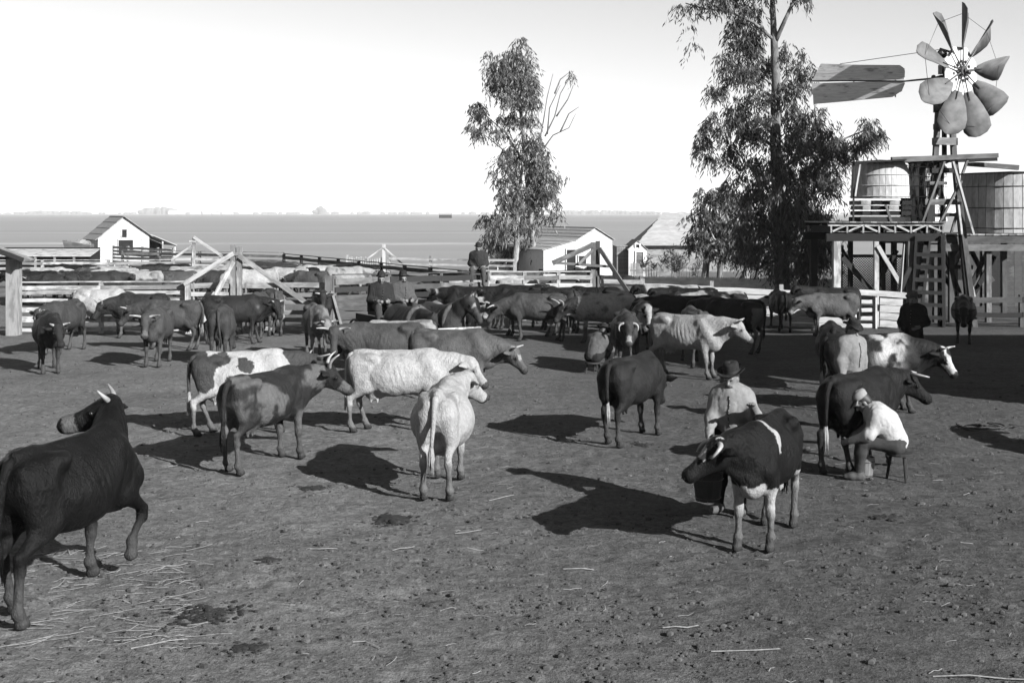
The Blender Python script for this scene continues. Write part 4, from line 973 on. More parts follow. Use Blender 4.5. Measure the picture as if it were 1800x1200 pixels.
crown('crown', [(1200, 8, 18, 7), (1222, 75, 7, 4), (1218, 45, 5, 4), (1265, 5, 26, 10), (1312, 20, 24, 20), (1300, 50, 20, 20), (1298, 85, 22, 18), (1278, 108, 18, 14), (1328, 80, 18, 22), (1340, 118, 20, 22), (1310, 128, 22, 18), (1252, 152, 14, 12), (1272, 145, 14, 14), (1388, 98, 20, 20), (1402, 128, 20, 20), (1386, 158, 20, 18), (1330, 170, 22, 18), (1290, 195, 26, 18), (1250, 212, 20, 20), (1236, 240, 14, 18), (1252, 275, 10, 18), (1300, 225, 28, 22), (1290, 262, 20, 20), (1340, 220, 26, 26),
    (1400, 195, 28, 20), (1430, 215, 28, 24), (1400, 250, 36, 28), (1455, 250, 28, 24), (1482, 268, 18, 24), (1505, 250, 16, 16), (1530, 225, 20, 18), (1548, 232, 12, 12), (1345, 290, 30, 26), (1400, 300, 40, 34), (1440, 300, 28, 28), (1462, 318, 14, 20), (1322, 340, 30, 22), (1370, 355, 50, 34), (1420, 360, 40, 30), (1320, 390, 38, 28), (1390, 415, 56, 34), (1440, 400, 30, 30), (1445, 440, 24, 24), (1330, 430, 36, 18), (1400, 462, 50, 18), (1352, 455, 26, 14),
    (1300, -30, 50, 24), (1370, -60, 44, 26), (1330, -100, 40, 30), (1410, -20, 10, 20), (1440, -70, 30, 30)],
    Ye, 330, .22, .042, M['leaf'], te, 11, 1.0, .95, .62)
# pepper tree left of it, whitened stems below
Yp = 50.0
tp = empty('pepper_tree', (gx(1268, Yp), Yp, 0), 0, 'lower bushy pale tree left of the large dark eucalyptus', 'tree')
limb(tp, 'trunk', [Vector((gx(1264, Yp), Yp, -.1))] + lu([(1266, 470), (1272, 430), (1285, 400), (1270, 360)], Yp), [.14, .12, .10, .07, .03], M['bark'], 8)
for u in (1238, 1310, 1332): limb(tp, 'trunk', [Vector((gx(u, Yp), Yp + .5, -.1))] + lu([(u + 2, 480), (u + 6, 445), (u + 2, 400)], Yp + .5), [.17, .15, .12, .05], M['bark_pale'], 8)
for p_ in ([(1272, 430), (1255, 420), (1245, 395)], [(1268, 450), (1262, 435), (1250, 428), (1240, 400)], [(1285, 400), (1300, 380), (1310, 350)]): limb(tp, 'limb', lu(p_, Yp - .2), list(np.linspace(.06, .02, len(p_))), M['bark_pale'], 6)
crown('crown', [(1250, 345, 26, 18), (1275, 335, 20, 14), (1290, 360, 26, 22), (1240, 385, 28, 20), (1224, 410, 20, 14), (1270, 400, 30, 20), (1262, 428, 32, 14), (1218, 430, 12, 8), (1300, 420, 26, 20), (1300, 445, 30, 10)], Yp, 330, .22, .05, M['leaf_mid'], tp, 17, 1.0, .8, .6)
# rough shrubs at the tree's foot
for i, (u, v, ru, rv, lb) in enumerate([(1145, 470, 22, 14, 'dry low shrub by the small grey picket fence'), (1190, 465, 22, 20, 'tall dry brush right of the small grey picket fence'), (1212, 478, 16, 12, 'dry brush at the foot of the pepper tree')]):
    sh = empty('shrub', (gx(u, 54), 54, 0), 0, lb, 'shrub', 'dry shrubs by the garden fence')
    crown('foliage', [(u, v, ru, rv), (u + 5, v + 8, ru, rv * .6)], 54, 70, .25, .035, M['leaf_pale'], sh, 30 + i, .8, -.5, .5)
    for q in range(5): limb(sh, 'stem', [(gx(u + q * 4 - 8, 54), 54, -.05), (gx(u + q * 5 - 10, 54), 54, gz(v - rv * .6, 54))], [.025, .008], M['bark'], 5)
# ------------------------------------------------------------------ water tower, tanks and windmill
M['black_wood'] = wood('dark_and_shaded_timber', .010, None, .4, .3)  # near-black: dark beams and blocks, plus barn shade painted on the ladder
def W3(u, v, Y): return W(u, v, Y)
# left tank platform
Yf_, Yk = 38.1, 41.0
tw = empty('tank_platform', (gx(1540, Yf_), Yf_, 0), 0, 'raised timber platform with zigzag truss carrying the left water tanks', 'platform')
zd = 3.16
xl, xr_ = gx(1455, Yf_), gx(1660, Yf_)
nb = 17
for i in range(nb):
    xa = xl + (xr_ - xl) * (i + .5) / nb
    board('deck_plank', (xa, Yf_ - .15, zd + .02), (xa, Yk + .15, zd + .02), .04, (xr_ - xl) / nb - .015, M['mid_timber'] if i % 3 else PB, tw, up=(0, 0, 1))
for Yq in (Yf_, Yk):
    board('top_chord', (xl, Yq, zd - .05), (xr_, Yq, zd - .05), .09, .12, WB if Yq == Yf_ else DB, tw); board('bottom_chord', (xl - .05, Yq, 2.72), (xr_, Yq, 2.72), .24, .16, M['black_wood'], tw)
    n = 7
    for i in range(n + 1):
        xa = xl + .08 + (xr_ - xl - .16) * i / n
        board('truss_upright', (xa, Yq - .09, 2.86), (xa, Yq - .09, zd - .1), .08, .05, PB, tw, up=(0, -1, 0))
        if i < n:
            xb = xl + .08 + (xr_ - xl - .16) * (i + 1) / n; a_, b_ = ((2.9, 3.08) if i in (0, 1, 5) else (3.08, 2.9)); board('truss_brace', (xa + .05, Yq - .1, a_), (xb - .05, Yq - .1, b_), .055, .035, WB, tw)
for i in range(5): xa = xl + .2 + (xr_ - xl - .4) * i / 4; board('joist', (xa, Yf_ + .1, 2.97), (xa, Yk - .1, 2.97), .2, .09, DB, tw)
for (u, w_, mt) in ((1470, .24, WB), (1540, .15, WB), (1600, .2, MT), (1655, .2, DB)):
    for Yq, m_ in ((Yf_, mt), (Yk, DB)):
        xa = gx(u, Yf_); board('post', (xa, Yq, -.1), (xa, Yq, 2.6), w_, w_ * .9, m_, tw, up=(0, -1, 0))
for (ua, va, ub, vb, Yq, w_, mt) in ((1481, 452, 1533, 512, Yf_ + .5, .15, DB), (1543, 432, 1586, 505, Yf_ - .1, .12, WB), (1577, 440, 1536, 505, Yf_ + .6, .13, DB), (1600, 470, 1578, 520, Yf_ - .15, .13, DB), (1476, 432, 1500, 470, Yf_ + 1.6, .1, DB)):
    board('diagonal_brace', W3(ua, va, Yq), W3(ub, vb, Yq), w_, .07, mt, tw)
# lattice screen at the back
la = MB(); x0, x1 = gx(1480, Yk), gx(1600, Yk); z0, z1 = .85, 2.05
def clipseg(xa, za, dx, dz):
    t0, t1 = -9, 9
    for p, d, lo, hi in ((xa, dx, x0, x1), (za, dz, z0, z1)):
        a, b2 = (lo - p) / d, (hi - p) / d; t0 = max(t0, min(a, b2)); t1 = min(t1, max(a, b2))
    return (t0, t1) if t1 > t0 + .05 else None
for sgn in (1, -1):
    for i in range(60):
        xa = x0 - 1.3 + i * .085; r_ = clipseg(xa, z0 if sgn > 0 else z1, 1, sgn)
        if r_: la.bar((xa + r_[0], Yk + .1 + .012 * sgn, (z0 if sgn > 0 else z1) + sgn * r_[0]), (xa + r_[1], Yk + .1 + .012 * sgn, (z0 if sgn > 0 else z1) + sgn * r_[1]), .042, .01, up=(0, 1, 0))
lt_ = empty('lattice_screen', ((x0 + x1) / 2, Yk + .1, 0), 0, 'dark diamond lattice screen under the left tank platform', 'screen')
o = la.build('lattice', DB, None, origin=((x0 + x1) / 2, Yk + .1, 1.4)); wparent(o, lt_); o['kind'] = 'stuff'
for z_ in (z0, z1): board('rail', (x0, Yk + .06, z_), (x1, Yk + .06, z_), .1, .04, DB, lt_)
for x_ in (x0, (x0 + x1) / 2, x1): board('post', (x_, Yk + .05, 0), (x_, Yk + .05, z1 + .05), .09, .05, DB, lt_, up=(0, -1, 0))
# white broken plank standing up right of it
wp_ = board('broken_plank', W3(1582, 515, 38.0), W3(1589, 428, 38.0), .24, .03, M['white_paint'], None, up=(0, -1, 0), taper=.6, jag=.02); props(wp_, 'tall white split plank standing on end under the platform', 'plank')
# pump cylinder below
pc = MB().lathe([(.0, 0), (.17, 0), (.17, .9), (.14, 1.0), (.12, 1.9), (.0, 1.95)], 14, (0, 0, 0)).build('standpipe', M['mid_timber'], None, True, origin=None); pc.location = (gx(1622, 39.6), 39.6, .6); props(pc, 'round pale pipe casing between the ladder legs of the windmill', 'pipe')
bs = MB().box((0, 0, .3), (.42, .42, .6)).build('pipe_base', DB, None); bs.parent = pc; bs.location = (0, 0, -.6)

def staves(label, c, r0, r1, z0, z1, n, mat, hoops, hoopmat, group=None, lid=True):
    root = empty('water_tank', (c[0], c[1], z0), 0, label, 'water tank', group)
    for k in range(n):
        a0, a1 = 2 * math.pi * k / n + .006, 2 * math.pi * (k + 1) / n - .006
        if math.sin((a0 + a1) / 2) > .5: pass
        zt = z1 - z0 + rnd.uniform(-.015, .02); V = []
        for (r_, z_) in ((r0, 0), (r1, zt)):
            for a in (a0, a1): V.append((r_ * math.cos(a), r_ * math.sin(a), z_))
            for a in (a1, a0): V.append(((r_ - .045) * math.cos(a), (r_ - .045) * math.sin(a), z_))
        c_ = np.array(V).mean(0); Vv = np.array(V) - c_
        # stave local x is vertical so that the grain runs up
        am = (a0 + a1) / 2; Rm = np.array(((0, 0, 1), (-math.sin(am), math.cos(am), 0), (-math.cos(am), -math.sin(am), 0)))
        me = mesh_np('stave', Vv @ Rm.T, [(0, 3, 2, 1), (4, 5, 6, 7), (0, 1, 5, 4), (1, 2, 6, 5), (2, 3, 7, 6), (3, 0, 4, 7)], mat, root)
        Mx = Matrix([list(r) for r in Rm]).transposed().to_4x4(); Mx.translation = Vector(c_); me.matrix_basis = Mx
    for f in hoops:
        rr = r0 + (r1 - r0) * f + .012; pts = [Vector((rr * math.cos(a * math.pi / 24), rr * math.sin(a * math.pi / 24), (z1 - z0) * f)) for a in range(49)]
        MB().tube(pts, .014, 5, False).build('hoop', hoopmat, root)
    MB().lathe([(0, .02), (r0 - .05, .02), (r0 - .05, .06), (0, .06)], 24).build('tank_floor', DB, root)
    if lid: MB().lathe([(0, z1 - z0 + .10), (r1 + .06, z1 - z0 + .03), (r1 + .06, z1 - z0 + .0), (0, z1 - z0 + .0)], 24).build('lid', DB, root)
    return root
M['tank_white'] = wood('whitewashed_stave', .36, .22, .36, .10); M['tank_peel'] = wood('peeling_painted_stave', .70, .02, .40, .1, .8)
staves('left pale water tank standing on stacked timber blocks', (gx(1547, 39.2), 39.2), .90, .84, 3.92, 5.03, 30, M['tank_white'], (.05, .35, .65, .92), WB, 'water tanks on the tower')
staves('narrow water tank with badly peeling paint behind the windmill legs', (gx(1624, 40.15), 40.15), .72, .69, 3.20, 5.05, 18, M['tank_peel'], (.08, .25, .42, .60, .77, .93), M['white_paint'], 'water tanks on the tower')
# cribbing under the left tank
cb = empty('tank_cribbing', (gx(1550, 39.2), 39.2, zd), 0, 'stacked dark timber blocks under the left water tank', 'timber stack')
for i, z_ in enumerate((3.27, 3.46, 3.62, 3.78)):
    for u in (1512, 1530, 1562, 1582):
        xa = gx(u, 39.2) + rnd.uniform(-.05, .05); board('block', (xa, 38.5, z_), (xa, 39.9, z_), .13, .30, PB if (u in (1512, 1562) and i > 1) else M['black_wood'], cb)
    
for z_ in (3.26,): board('sill', (gx(1503, 39), 38.42, z_), (gx(1580, 39), 38.42, z_), .16, .1, DB, cb)
board('prop', W3(1557, 360, 38.35), W3(1567, 391, 38.35), .07, .05, MT, cb)
# thin roof edge and poles over the left tank
cn = empty('tank_canopy', (gx(1570, 38.2), 38.2, zd), 0, 'thin flat canopy edge on poles over the left water tank', 'canopy')
board('roof_edge', W3(1500, 286, 38.25), W3(1590, 281, 38.25), .05, .4, DB, cn); board('pole', W3(1500, 391, 38.2), W3(1501, 287, 38.2), .05, .05, DB, cn, up=(0, -1, 0)); board('pole', W3(1503, 345, 38.15), W3(1512, 288, 38.15), .06, .05, WB, cn, up=(0, -1, 0))
# right platform and tank
Yq = 39.7; zr_ = 2.78
rp_ = empty('tank_platform', (gx(1740, Yq), Yq, 0), 0, 'lower heavy timber platform at the right edge under a big tank', 'platform')
xa, xb = gx(1606, Yq), gx(1850, Yq)
for i in range(18): x_ = xa + (xb - xa) * (i + .5) / 18; board('deck_plank', (x_, Yq - .2, zr_), (x_, Yq + 3.2, zr_), .05, (xb - xa) / 18 - .015, PB if i % 3 else MT, rp_)
board('edge_beam', (xa, Yq - .12, zr_ - .16), (xb, Yq - .12, zr_ - .16), .22, .12, GB, rp_); board('edge_beam', (xa, Yq - .16, zr_ - .42), (xb, Yq - .16, zr_ - .42), .2, .14, MT, rp_); board('edge_beam', (xa, Yq + 3, zr_ - .2), (xb, Yq + 3, zr_ - .2), .3, .14, DB, rp_)
for i in range(6): x_ = xa + (xb - xa) * (i + .3) / 6; board('joist', (x_, Yq, zr_ - .14), (x_, Yq + 3, zr_ - .14), .2, .1, DB, rp_)
for u in (1622, 1645, 1672, 1700, 1737, 1830):
    for yy in (0, 3): board('post', (gx(u, Yq), Yq + yy, -.1), (gx(u, Yq), Yq + yy, zr_ - .5 + (.2 if yy else 0)), .17, .16, GB if u != 1737 else MT, rp_, up=(0, -1, 0))
for (ua, va, ub, vb, yo, mt) in ((1735, 445, 1705, 505, .2, DB), (1748, 450, 1710, 520, .5, DB), (1707, 440, 1722, 470, .8, DB), (1692, 443, 1706, 530, -.3, MT), (1700, 480, 1711, 522, -.35, WB), (1690, 440, 1664, 482, .6, WB), (1690, 435, 1676, 470, 1, DB), (1735, 480, 1745, 495, .1, GB), (1650, 420, 1690, 525, 0, DB), (1655, 480, 1690, 530, .2, DB)):
    board('diagonal_brace', W3(ua, va, Yq + yo), W3(ub, vb, Yq + yo), .14, .08, mt, rp_)
board('cross_tie', W3(1600, 468, Yq + .3), W3(1710, 470, Yq + .3), .13, .06, DB, rp_)
staves('big pale water tank at the right edge of the lower platform', (gx(1778, 41.4), 41.4), 1.66, 1.58, zr_ + .04, 4.74, 36, M['tank_white'], (.08, .42, .78), M['iron'], 'water tanks on the tower')
# windmill
Ywm = 38.8; KW = 38.8 / 34.6
wm = empty('windmill', (gx(1661, Ywm), Ywm, 0), 0, 'timber windmill with paddle sails and a long worn tail vane at top right', 'windmill')
def P(u, v, dy=0): return W3(u, v, Ywm + dy)
for (ua, va, ub, vb) in ((1594, 600, 1651, 150), (1716, 600, 1673, 150)):
    pass
# four corner legs of the upper column, two lines of legs below the arm
for s, uu0, uu1 in ((-1, 1652, 1644), (1, 1671, 1677)):
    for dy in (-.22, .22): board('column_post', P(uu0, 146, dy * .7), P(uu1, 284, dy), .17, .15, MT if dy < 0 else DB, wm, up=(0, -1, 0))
board('column_core', P(1659, 150, .05), P(1660, 284, .05), .12, .12, DB, wm, up=(0, -1, 0))
for v_, w_, h_ in ((190, 36, .24), (222, 36, .17), (248, 40, .22)):
    for dy in (-.34, .34): board('collar', P(1661 - w_ / 2, v_, dy), P(1661 + w_ / 2 - 1, v_ + 1, dy), h_, .09, PB if v_ == 248 else MT, wm)
    for uu in (1661 - w_ / 2, 1661 + w_ / 2): board('collar', P(uu, v_ + 1, -.3), P(uu, v_ + 1, .3), h_, .09, MT, wm)
board('cap_block', P(1649, 151, -.15), P(1678, 151, -.15), .28, .3, PB, wm); board('cap_block', P(1649, 137, 0), P(1676, 138, 0), .14, .4, DB, wm)
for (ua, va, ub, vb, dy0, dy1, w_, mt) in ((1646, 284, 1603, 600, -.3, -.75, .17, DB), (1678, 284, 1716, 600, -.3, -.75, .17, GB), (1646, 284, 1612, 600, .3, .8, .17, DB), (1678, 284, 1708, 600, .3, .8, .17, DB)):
    board('leg', P(ua, va, dy0), P(ub, vb, dy1) , w_, .15, mt, wm, up=(0, -1, 0))  # darker timber on the lower legs puts shade into their colour
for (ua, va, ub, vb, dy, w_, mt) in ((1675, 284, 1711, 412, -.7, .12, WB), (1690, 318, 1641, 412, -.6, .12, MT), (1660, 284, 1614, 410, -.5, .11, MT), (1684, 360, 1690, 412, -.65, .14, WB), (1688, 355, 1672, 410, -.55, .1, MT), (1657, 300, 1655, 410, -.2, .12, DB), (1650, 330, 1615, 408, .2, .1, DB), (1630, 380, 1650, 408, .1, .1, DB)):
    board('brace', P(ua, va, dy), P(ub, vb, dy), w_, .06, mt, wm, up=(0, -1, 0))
for (va, ul, ur, w_, mt) in ((300, 1638, 1684, .15, DB), (322, 1634, 1664, .1, MT), (355, 1626, 1686, .18, MT), (378, 1622, 1690, .1, DB), (405, 1612, 1650, .2, DB)):
    board('girt', P(ul, va, -.48), P(ur, va, -.48), w_, .06, mt, wm)
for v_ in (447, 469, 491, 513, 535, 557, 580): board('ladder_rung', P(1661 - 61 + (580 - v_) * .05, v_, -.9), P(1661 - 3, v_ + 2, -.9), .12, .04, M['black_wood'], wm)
for ua, ub in ((1610, 1599), (1655, 1658)): board('ladder_rail', P(ua, 415, -.85), P(ub, 598, -.85), .13, .08, M['black_wood'], wm, up=(0, -1, 0))  # ladder toned near-black to stand in for the barn's shade
board('arm', P(1567, 281, -.55), P(1754, 273, -.55), .17, .16, MT, wm, taper=.8); board('arm', P(1585, 284, .5), P(1752, 279, .5), .15, .14, DB, wm); board('arm', P(1700, 288, .9), P(1790, 295, .9), .15, .14, MT, wm)
board('arm_brace', P(1692, 305, -.5), P(1702, 278, -.5), .11, .06, MT, wm, up=(0, -1, 0))
# sail wheel
hubp = P(1691, 125, -.45); nrm = Vector((.54, -.84, .02)).normalized(); ex = Vector((0, 0, 1)).cross(nrm).normalized(); ez = nrm.cross(ex)
def wh(a, r_, o_=0): return hubp + (ex * math.cos(a) + ez * math.sin(a)) * r_ + nrm * o_
org = Vector(wm.location)
def wmpart(mb, nm, mat, parent=wm, smooth=False):
    o = mb.build(nm, mat, None, smooth, origin=tuple(hubp)); 
    if parent is wm: wparent(o, wm)
    return o
M['sail'] = simple('weathered_sail_board', .10, .8, .35, 3); M['vane'] = wood('worn_painted_vane', .52, .16, .27, .06, .6); M['sail_white'] = simple('white_sail_disc', .42, .8, .12, 4)
mb = MB(); n8 = 8; Vd = [wh(0, 0, -.05)] + [wh(math.pi / 8 + k * math.pi / 4, .80, -.05) for k in range(8)] + [wh(0, 0, -.08)] + [wh(math.pi / 8 + k * math.pi / 4, .80, -.08) for k in range(8)]
mb.add(Vd, [(0, 1 + k, 1 + (k + 1) % 8) for k in range(8)] + [(9, 10 + (k + 1) % 8, 10 + k) for k in range(8)] + [(1 + k, 10 + k, 10 + (k + 1) % 8, 1 + (k + 1) % 8) for k in range(8)]); wmpart(mb, 'inner_disc', M['sail_white'])
NS = 9
for k in range(NS):
    a = math.radians(88) + 2 * math.pi * k / NS; rad = ex * math.cos(a) + ez * math.sin(a); tan = -ex * math.sin(a) + ez * math.cos(a)
    pit = R(36); wd = tan * math.cos(pit) + nrm * math.sin(pit); wn_ = rad.cross(wd)
    prof = [(.60, .10), (.80, .20), (1.05, .29), (1.38, .37), (1.64, .37), (1.80, .25), (1.88, .06)]
    mb = MB(); V = []
    for r_, w_ in prof:
        r_, w_ = r_ * KW, w_ * KW * 1.2
        for sgn in (-1, 1):
            curv = .06 * (w_ / .3) ** 2
            V.append(hubp + rad * r_ + wd * (w_ * sgn * .86 + .03) + wn_ * (curv + .01)); 
        V.append(hubp + rad * r_ + wd * .03 + wn_ * .01)
        for sgn in (-1, 1): V.append(hubp + rad * r_ + wd * (w_ * sgn * .86 + .03) + wn_ * (curv - .012))
        V.append(hubp + rad * r_ + wd * .03 - wn_ * .012)
    Fs = []
    for i in range(len(prof) - 1):
        q = i * 6; p = q + 6
        Fs += [(q, q + 2, p + 2, p), (q + 2, q + 1, p + 1, p + 2), (q + 5, q + 3, p + 3, p + 5), (q + 4, q + 5, p + 5, p + 4), (q + 3, q, p, p + 3), (q + 1, q + 4, p + 4, p + 1)]
    mb.add(V, Fs); wmpart(mb, 'sail', M['sail'], smooth=True)
    mb = MB(); mb.tube([wh(a, .05, .06), wh(a, .45, .04), wh(a, .95, .05)], [.028, .02, .014], 6); wmpart(mb, 'spoke', M['iron'])
    mb = MB(); mb.tube([wh(a, 1.77, .02), wh(a + 2 * math.pi / NS, 1.77, .02)], .008, 4); wmpart(mb, 'tie_wire', M['iron'])
    mb = MB(); mb.sphere(wh(a + .35, .30, .05), .05, 8, 5); wmpart(mb, 'governor_weight', M['iron'])
mb = MB(); mb.tube([hubp - nrm * .55, hubp + nrm * .16], [.075, .06], 12); mb.tube([hubp - nrm * .04, hubp + nrm * .1], .15, 14); wmpart(mb, 'hub', M['iron'])
mb = MB(); hd = P(1662, 122, -.1)
mb.box(hd, (.34, .36, .28)); mb.tube([P(1640, 140, -.1), P(1690, 128, -.3)], .055, 8); mb.sphere(P(1641, 136, -.25), .075); mb.tube([P(1660, 138, -.1), P(1664, 110, -.1), P(1672, 92, -.1)], [.07, .05, .04], 8); mb.tube([P(1672, 92, -.1), P(1652, 86, -.1)], .035, 6); mb.sphere(P(1656, 95, -.1), (.16, .14, .15)); mb.tube([P(1655, 120, -.2), P(1668, 102, -.1), P(1676, 115, -.2)], .03, 6); mb.sphere(P(1703, 127, -.6), .07); mb.tube([P(1690, 127, -.5), P(1703, 127, -.6)], .03, 6)
wmpart(mb, 'gearing', M['iron'])
# tail vane
tl = Vector((-.80, .60, .07)).normalized()
v0 = P(1590, 143, .1); L = 2.78
tv = [(0, -.46), (0.02, .36), (.12, .45), (2.25, .56), (2.45, .54), (2.78, -.05), (2.70, -.50), (2.55, -.58), (.55, -.50), (.14, -.44)]
tv = [(p_[0] * 1.10, p_[1] * 1.16) for p_ in [(.0, -.1), (.0, .30), (.14, .40), (1.4, .45), (2.50, .52), (2.78, 0.0), (2.72, -.62), (2.0, -.58), (.35, -.47), (.08, -.30)]]
bands = [(-.8, -.38), (-.37, -.02), (-.01, .27), (.28, .7)]
tn = Vector((tl.y, -tl.x, 0)).normalized()
def clip_poly(poly, zlo, zhi):
    def half(pl, f):
        out = []
        for i in range(len(pl)):
            a, b2 = pl[i], pl[(i + 1) % len(pl)]; fa, fb = f(a), f(b2)
            if fa >= 0: out.append(a)
            if fa * fb < 0: t = fa / (fa - fb); out.append((a[0] + (b2[0] - a[0]) * t, a[1] + (b2[1] - a[1]) * t))
        return out
    return half(half(poly, lambda p: p[1] - zlo), lambda p: zhi - p[1])
for zlo, zhi in bands:
    pl = clip_poly(tv, zlo, zhi)
    if len(pl) < 3: continue
    c = (sum(p[0] for p in pl) / len(pl), sum(p[1] for p in pl) / len(pl)); n = len(pl)
    V = [(p[0] - c[0], -.012, p[1] - c[1]) for p in pl] + [(p[0] - c[0], .012, p[1] - c[1]) for p in pl]
    o = mesh_np('vane_board', V, [tuple(range(n)), tuple(range(2 * n - 1, n - 1, -1))] + [(i, n + i, n + (i + 1) % n, (i + 1) % n) for i in range(n)], M['vane'], wm)
    Mx = Matrix((tl, -tn, Vector((0, 0, 1)))).transposed().to_4x4(); Mx.translation = v0 + tl * c[0] + Vector((0, 0, c[1])) - org; o.matrix_basis = Mx
mb = MB(); mb.tube([P(1642, 138, -.1), v0, v0 + tl * 3.08], [.035, .03, .02], 6); wmpart(mb, 'vane_rod', M['iron'])
mb = MB(); mb.tube([P(1655, 87, -.1), v0 + tl * 2.1 + Vector((0, 0, .54))], .010, 4); wmpart(mb, 'vane_stay', M['iron'])
for t_ in (1.65, .3): mb = MB(); mb.bar(v0 + tl * t_ + tn * .03 + Vector((0, 0, -.5)), v0 + tl * t_ + tn * .03 + Vector((0, 0, .42)), .05, .03, up=(0, 1, 0)); wmpart(mb, 'vane_batten', M['vane'])
# ------------------------------------------------------------------ people
def v3(*a): return np.array(a, float)
STAND = dict(pel=(0, 0, .93), chest=(.01, 0, 1.25), neck=(.0, 0, 1.45), head=(.03, 0, 1.58), hyaw=0, hpit=-5,
    shL=(0, .175, 1.37), shR=(0, -.175, 1.37), elL=(-.03, .25, 1.10), elR=(-.03, -.25, 1.10), wrL=(.06, .24, .86), wrR=(.06, -.24, .86),
    hipL=(0, .09, .92), hipR=(0, -.09, .92), knL=(.03, .10, .49), knR=(.03, -.10, .49), anL=(0, .11, .085), anR=(0, -.11, .085), toeL=0, toeR=0)
def body_prims(J):
    P = {}
    g = lambda k: np.array(J[k], float)
    pel, ch, nk, hd = g('pel'), g('chest'), g('neck'), g('head')
    h = rotdir(J['hyaw'], J['hpit']); hl = np.array((-math.sin(R(J['hyaw'])), math.cos(R(J['hyaw'])), 0)); hu = np.cross(h, hl); Rm = np.stack((h, hl, hu), 1)
    def hp_(x, y, z): return hd + h * x + hl * y + hu * z
    skin = [ell(hp_(-.015, 0, .03), (.095, .075, .098), .03, 'head', Rm), ell(hp_(.02, 0, -.045), (.065, .058, .085), .03, 'head', Rm), cap(hp_(.06, 0, -.105), hp_(.055, 0, -.10), .03, .03, .03, 'head'),
            cap(hp_(.085, 0, .01), hp_(.108, 0, -.035), .012, .018, .02, 'head'), cap(hp_(.075, -.04, .022), hp_(.075, .04, .022), .018, .018, .02, 'head'),
            cap(hp_(.078, -.02, -.066), hp_(.078, .02, -.066), .012, .012, .015, 'head'),
            cap(nk - v3(0, 0, .03), hp_(-.02, 0, -.05), .056, .054, .04, 'neck')]
    for s in (1, -1): skin += [ell(hp_(-.015, s * .076, -.01), (.024, .012, .034), .012, 'head', Rm)]
    torso = []
    for (a, b_, ra, rb) in ((pel + v3(0, 0, .02), (pel + ch) / 2, .135, .125), ((pel + ch) / 2, ch, .125, .15), (ch, ch + (nk - ch) * .55, .15, .12)):
        torso.append(cap(a, b_, ra, rb, .08, 'torso', (g('shL') - g('shR')), 1.12))
    shl = []
    for s in 'LR':
        sh, el, wr = g('sh' + s), g('el' + s), g('wr' + s)
        torso.append(cap(ch + (nk - ch) * .75, sh, .075, .07, .07, 'torso'))
        shl += [cap(sh, el, .066, .052, .05, 'arm'), cap(el, wr, .052, .036, .04, 'arm')]
        d = (wr - el); d /= np.linalg.norm(d)
        hn = np.array(J.get('hn' + s, (0, 1 if s == 'L' else -1, 0)), float); hn = hn - d * (hn @ d); hn /= np.linalg.norm(hn) + 1e-9     # back of the hand
        ac = np.cross(d, hn); th = ac * (1 if s == 'L' else -1)
        fwd_side = J.get('thumb' + s, 1); ac = ac * fwd_side
        pc = wr + d * .055
        skin += [cap(el + (wr - el) * .6, wr + d * .01, .037, .029, .03, 'hand'), cap(wr + d * .02, wr + d * .075, .030, .036, .02, 'hand', hn, .55)]
        cu = J.get('curl' + s, .7)
        for i, (o_, L_) in enumerate(((.030, .072), (.010, .082), (-.010, .077), (-.029, .060))):
            b0 = wr + d * .088 + ac * o_; d1 = d * math.cos(cu * .6) - hn * math.sin(cu * .6); d2 = d * math.cos(cu * 1.6) - hn * math.sin(cu * 1.6)
            b1 = b0 + d1 * L_ * .5; b2 = b1 + d2 * L_ * .5
            skin += [cap(b0, b1, .0105, .0095, .006, 'hand'), cap(b1, b2, .0095, .008, .006, 'hand')]
        t0 = wr + d * .03 + ac * .028; t1 = t0 + (d * .6 + ac * .8) * .035; t2 = t1 + (d * .9 + ac * .1 - hn * .35) * .032
        skin += [cap(t0, t1, .014, .012, .012, 'hand'), cap(t1, t2, .012, .009, .008, 'hand')]
    legs = []
    for s in 'LR':
        hip, kn, an = g('hip' + s), g('kn' + s), g('an' + s)
        legs += [cap(hip, kn, .098, .062, .06, 'leg'), cap(kn, kn + (an - kn) * .35, .062, .062, .05, 'leg'), cap(kn + (an - kn) * .35, an, .062, .042, .04, 'leg')]
    feet = []
    for s in 'LR':
        an = g('an' + s); ta = R(J['toe' + s]); tp = J.get('tp' + s, 0); td = v3(math.cos(ta), math.sin(ta), tp)
        feet += [cap(an, an - v3(0, 0, .03), .05, .05, .03, 'foot'), cap(an + td * -.04 - v3(0, 0, .045), an + td * .09 - v3(0, 0, .045), .042, .042, .03, 'foot'), cap(an + td * .09 - v3(0, 0, .045), an + td * .165 - v3(0, 0, .05), .044, .034, .03, 'foot')]
    legs0 = [cap(pel + v3(0, 0, .02), pel - v3(0, 0, .02), .13, .12, .06, 'torso', (g('shL') - g('shR')), 1.2)]
    return skin, torso, shl, legs0 + legs, feet, hp_, (h, hl, hu)
def infl(prims, e, tag=None):
    out = []
    for p in prims:
        if p[0] == 'c': out.append(('c', p[1], p[2], p[3] + e, p[4] + e, p[5] + .02, p[6], p[7], p[8]))
        else: out.append(('e', p[1], p[2] + e, p[3], p[4], p[5]))
    return out
M['skin'] = simple('weathered_skin', .095, .55, .15, 25, .35); M['hair'] = simple('dark_hair', .012, .6, .4, 60, .3); M['hat_felt'] = simple('dark_felt_hat', .013, .9, .3, 30, .1)
M['leather'] = simple('dusty_boot_leather', .045, .7, .5, 14, .2); M['straw_cap'] = simple('pale_cloth_cap', .16, .9, .2, 30, .1); M['grey_felt'] = simple('grey_felt_hat', .05, .9, .2, 30, .1)
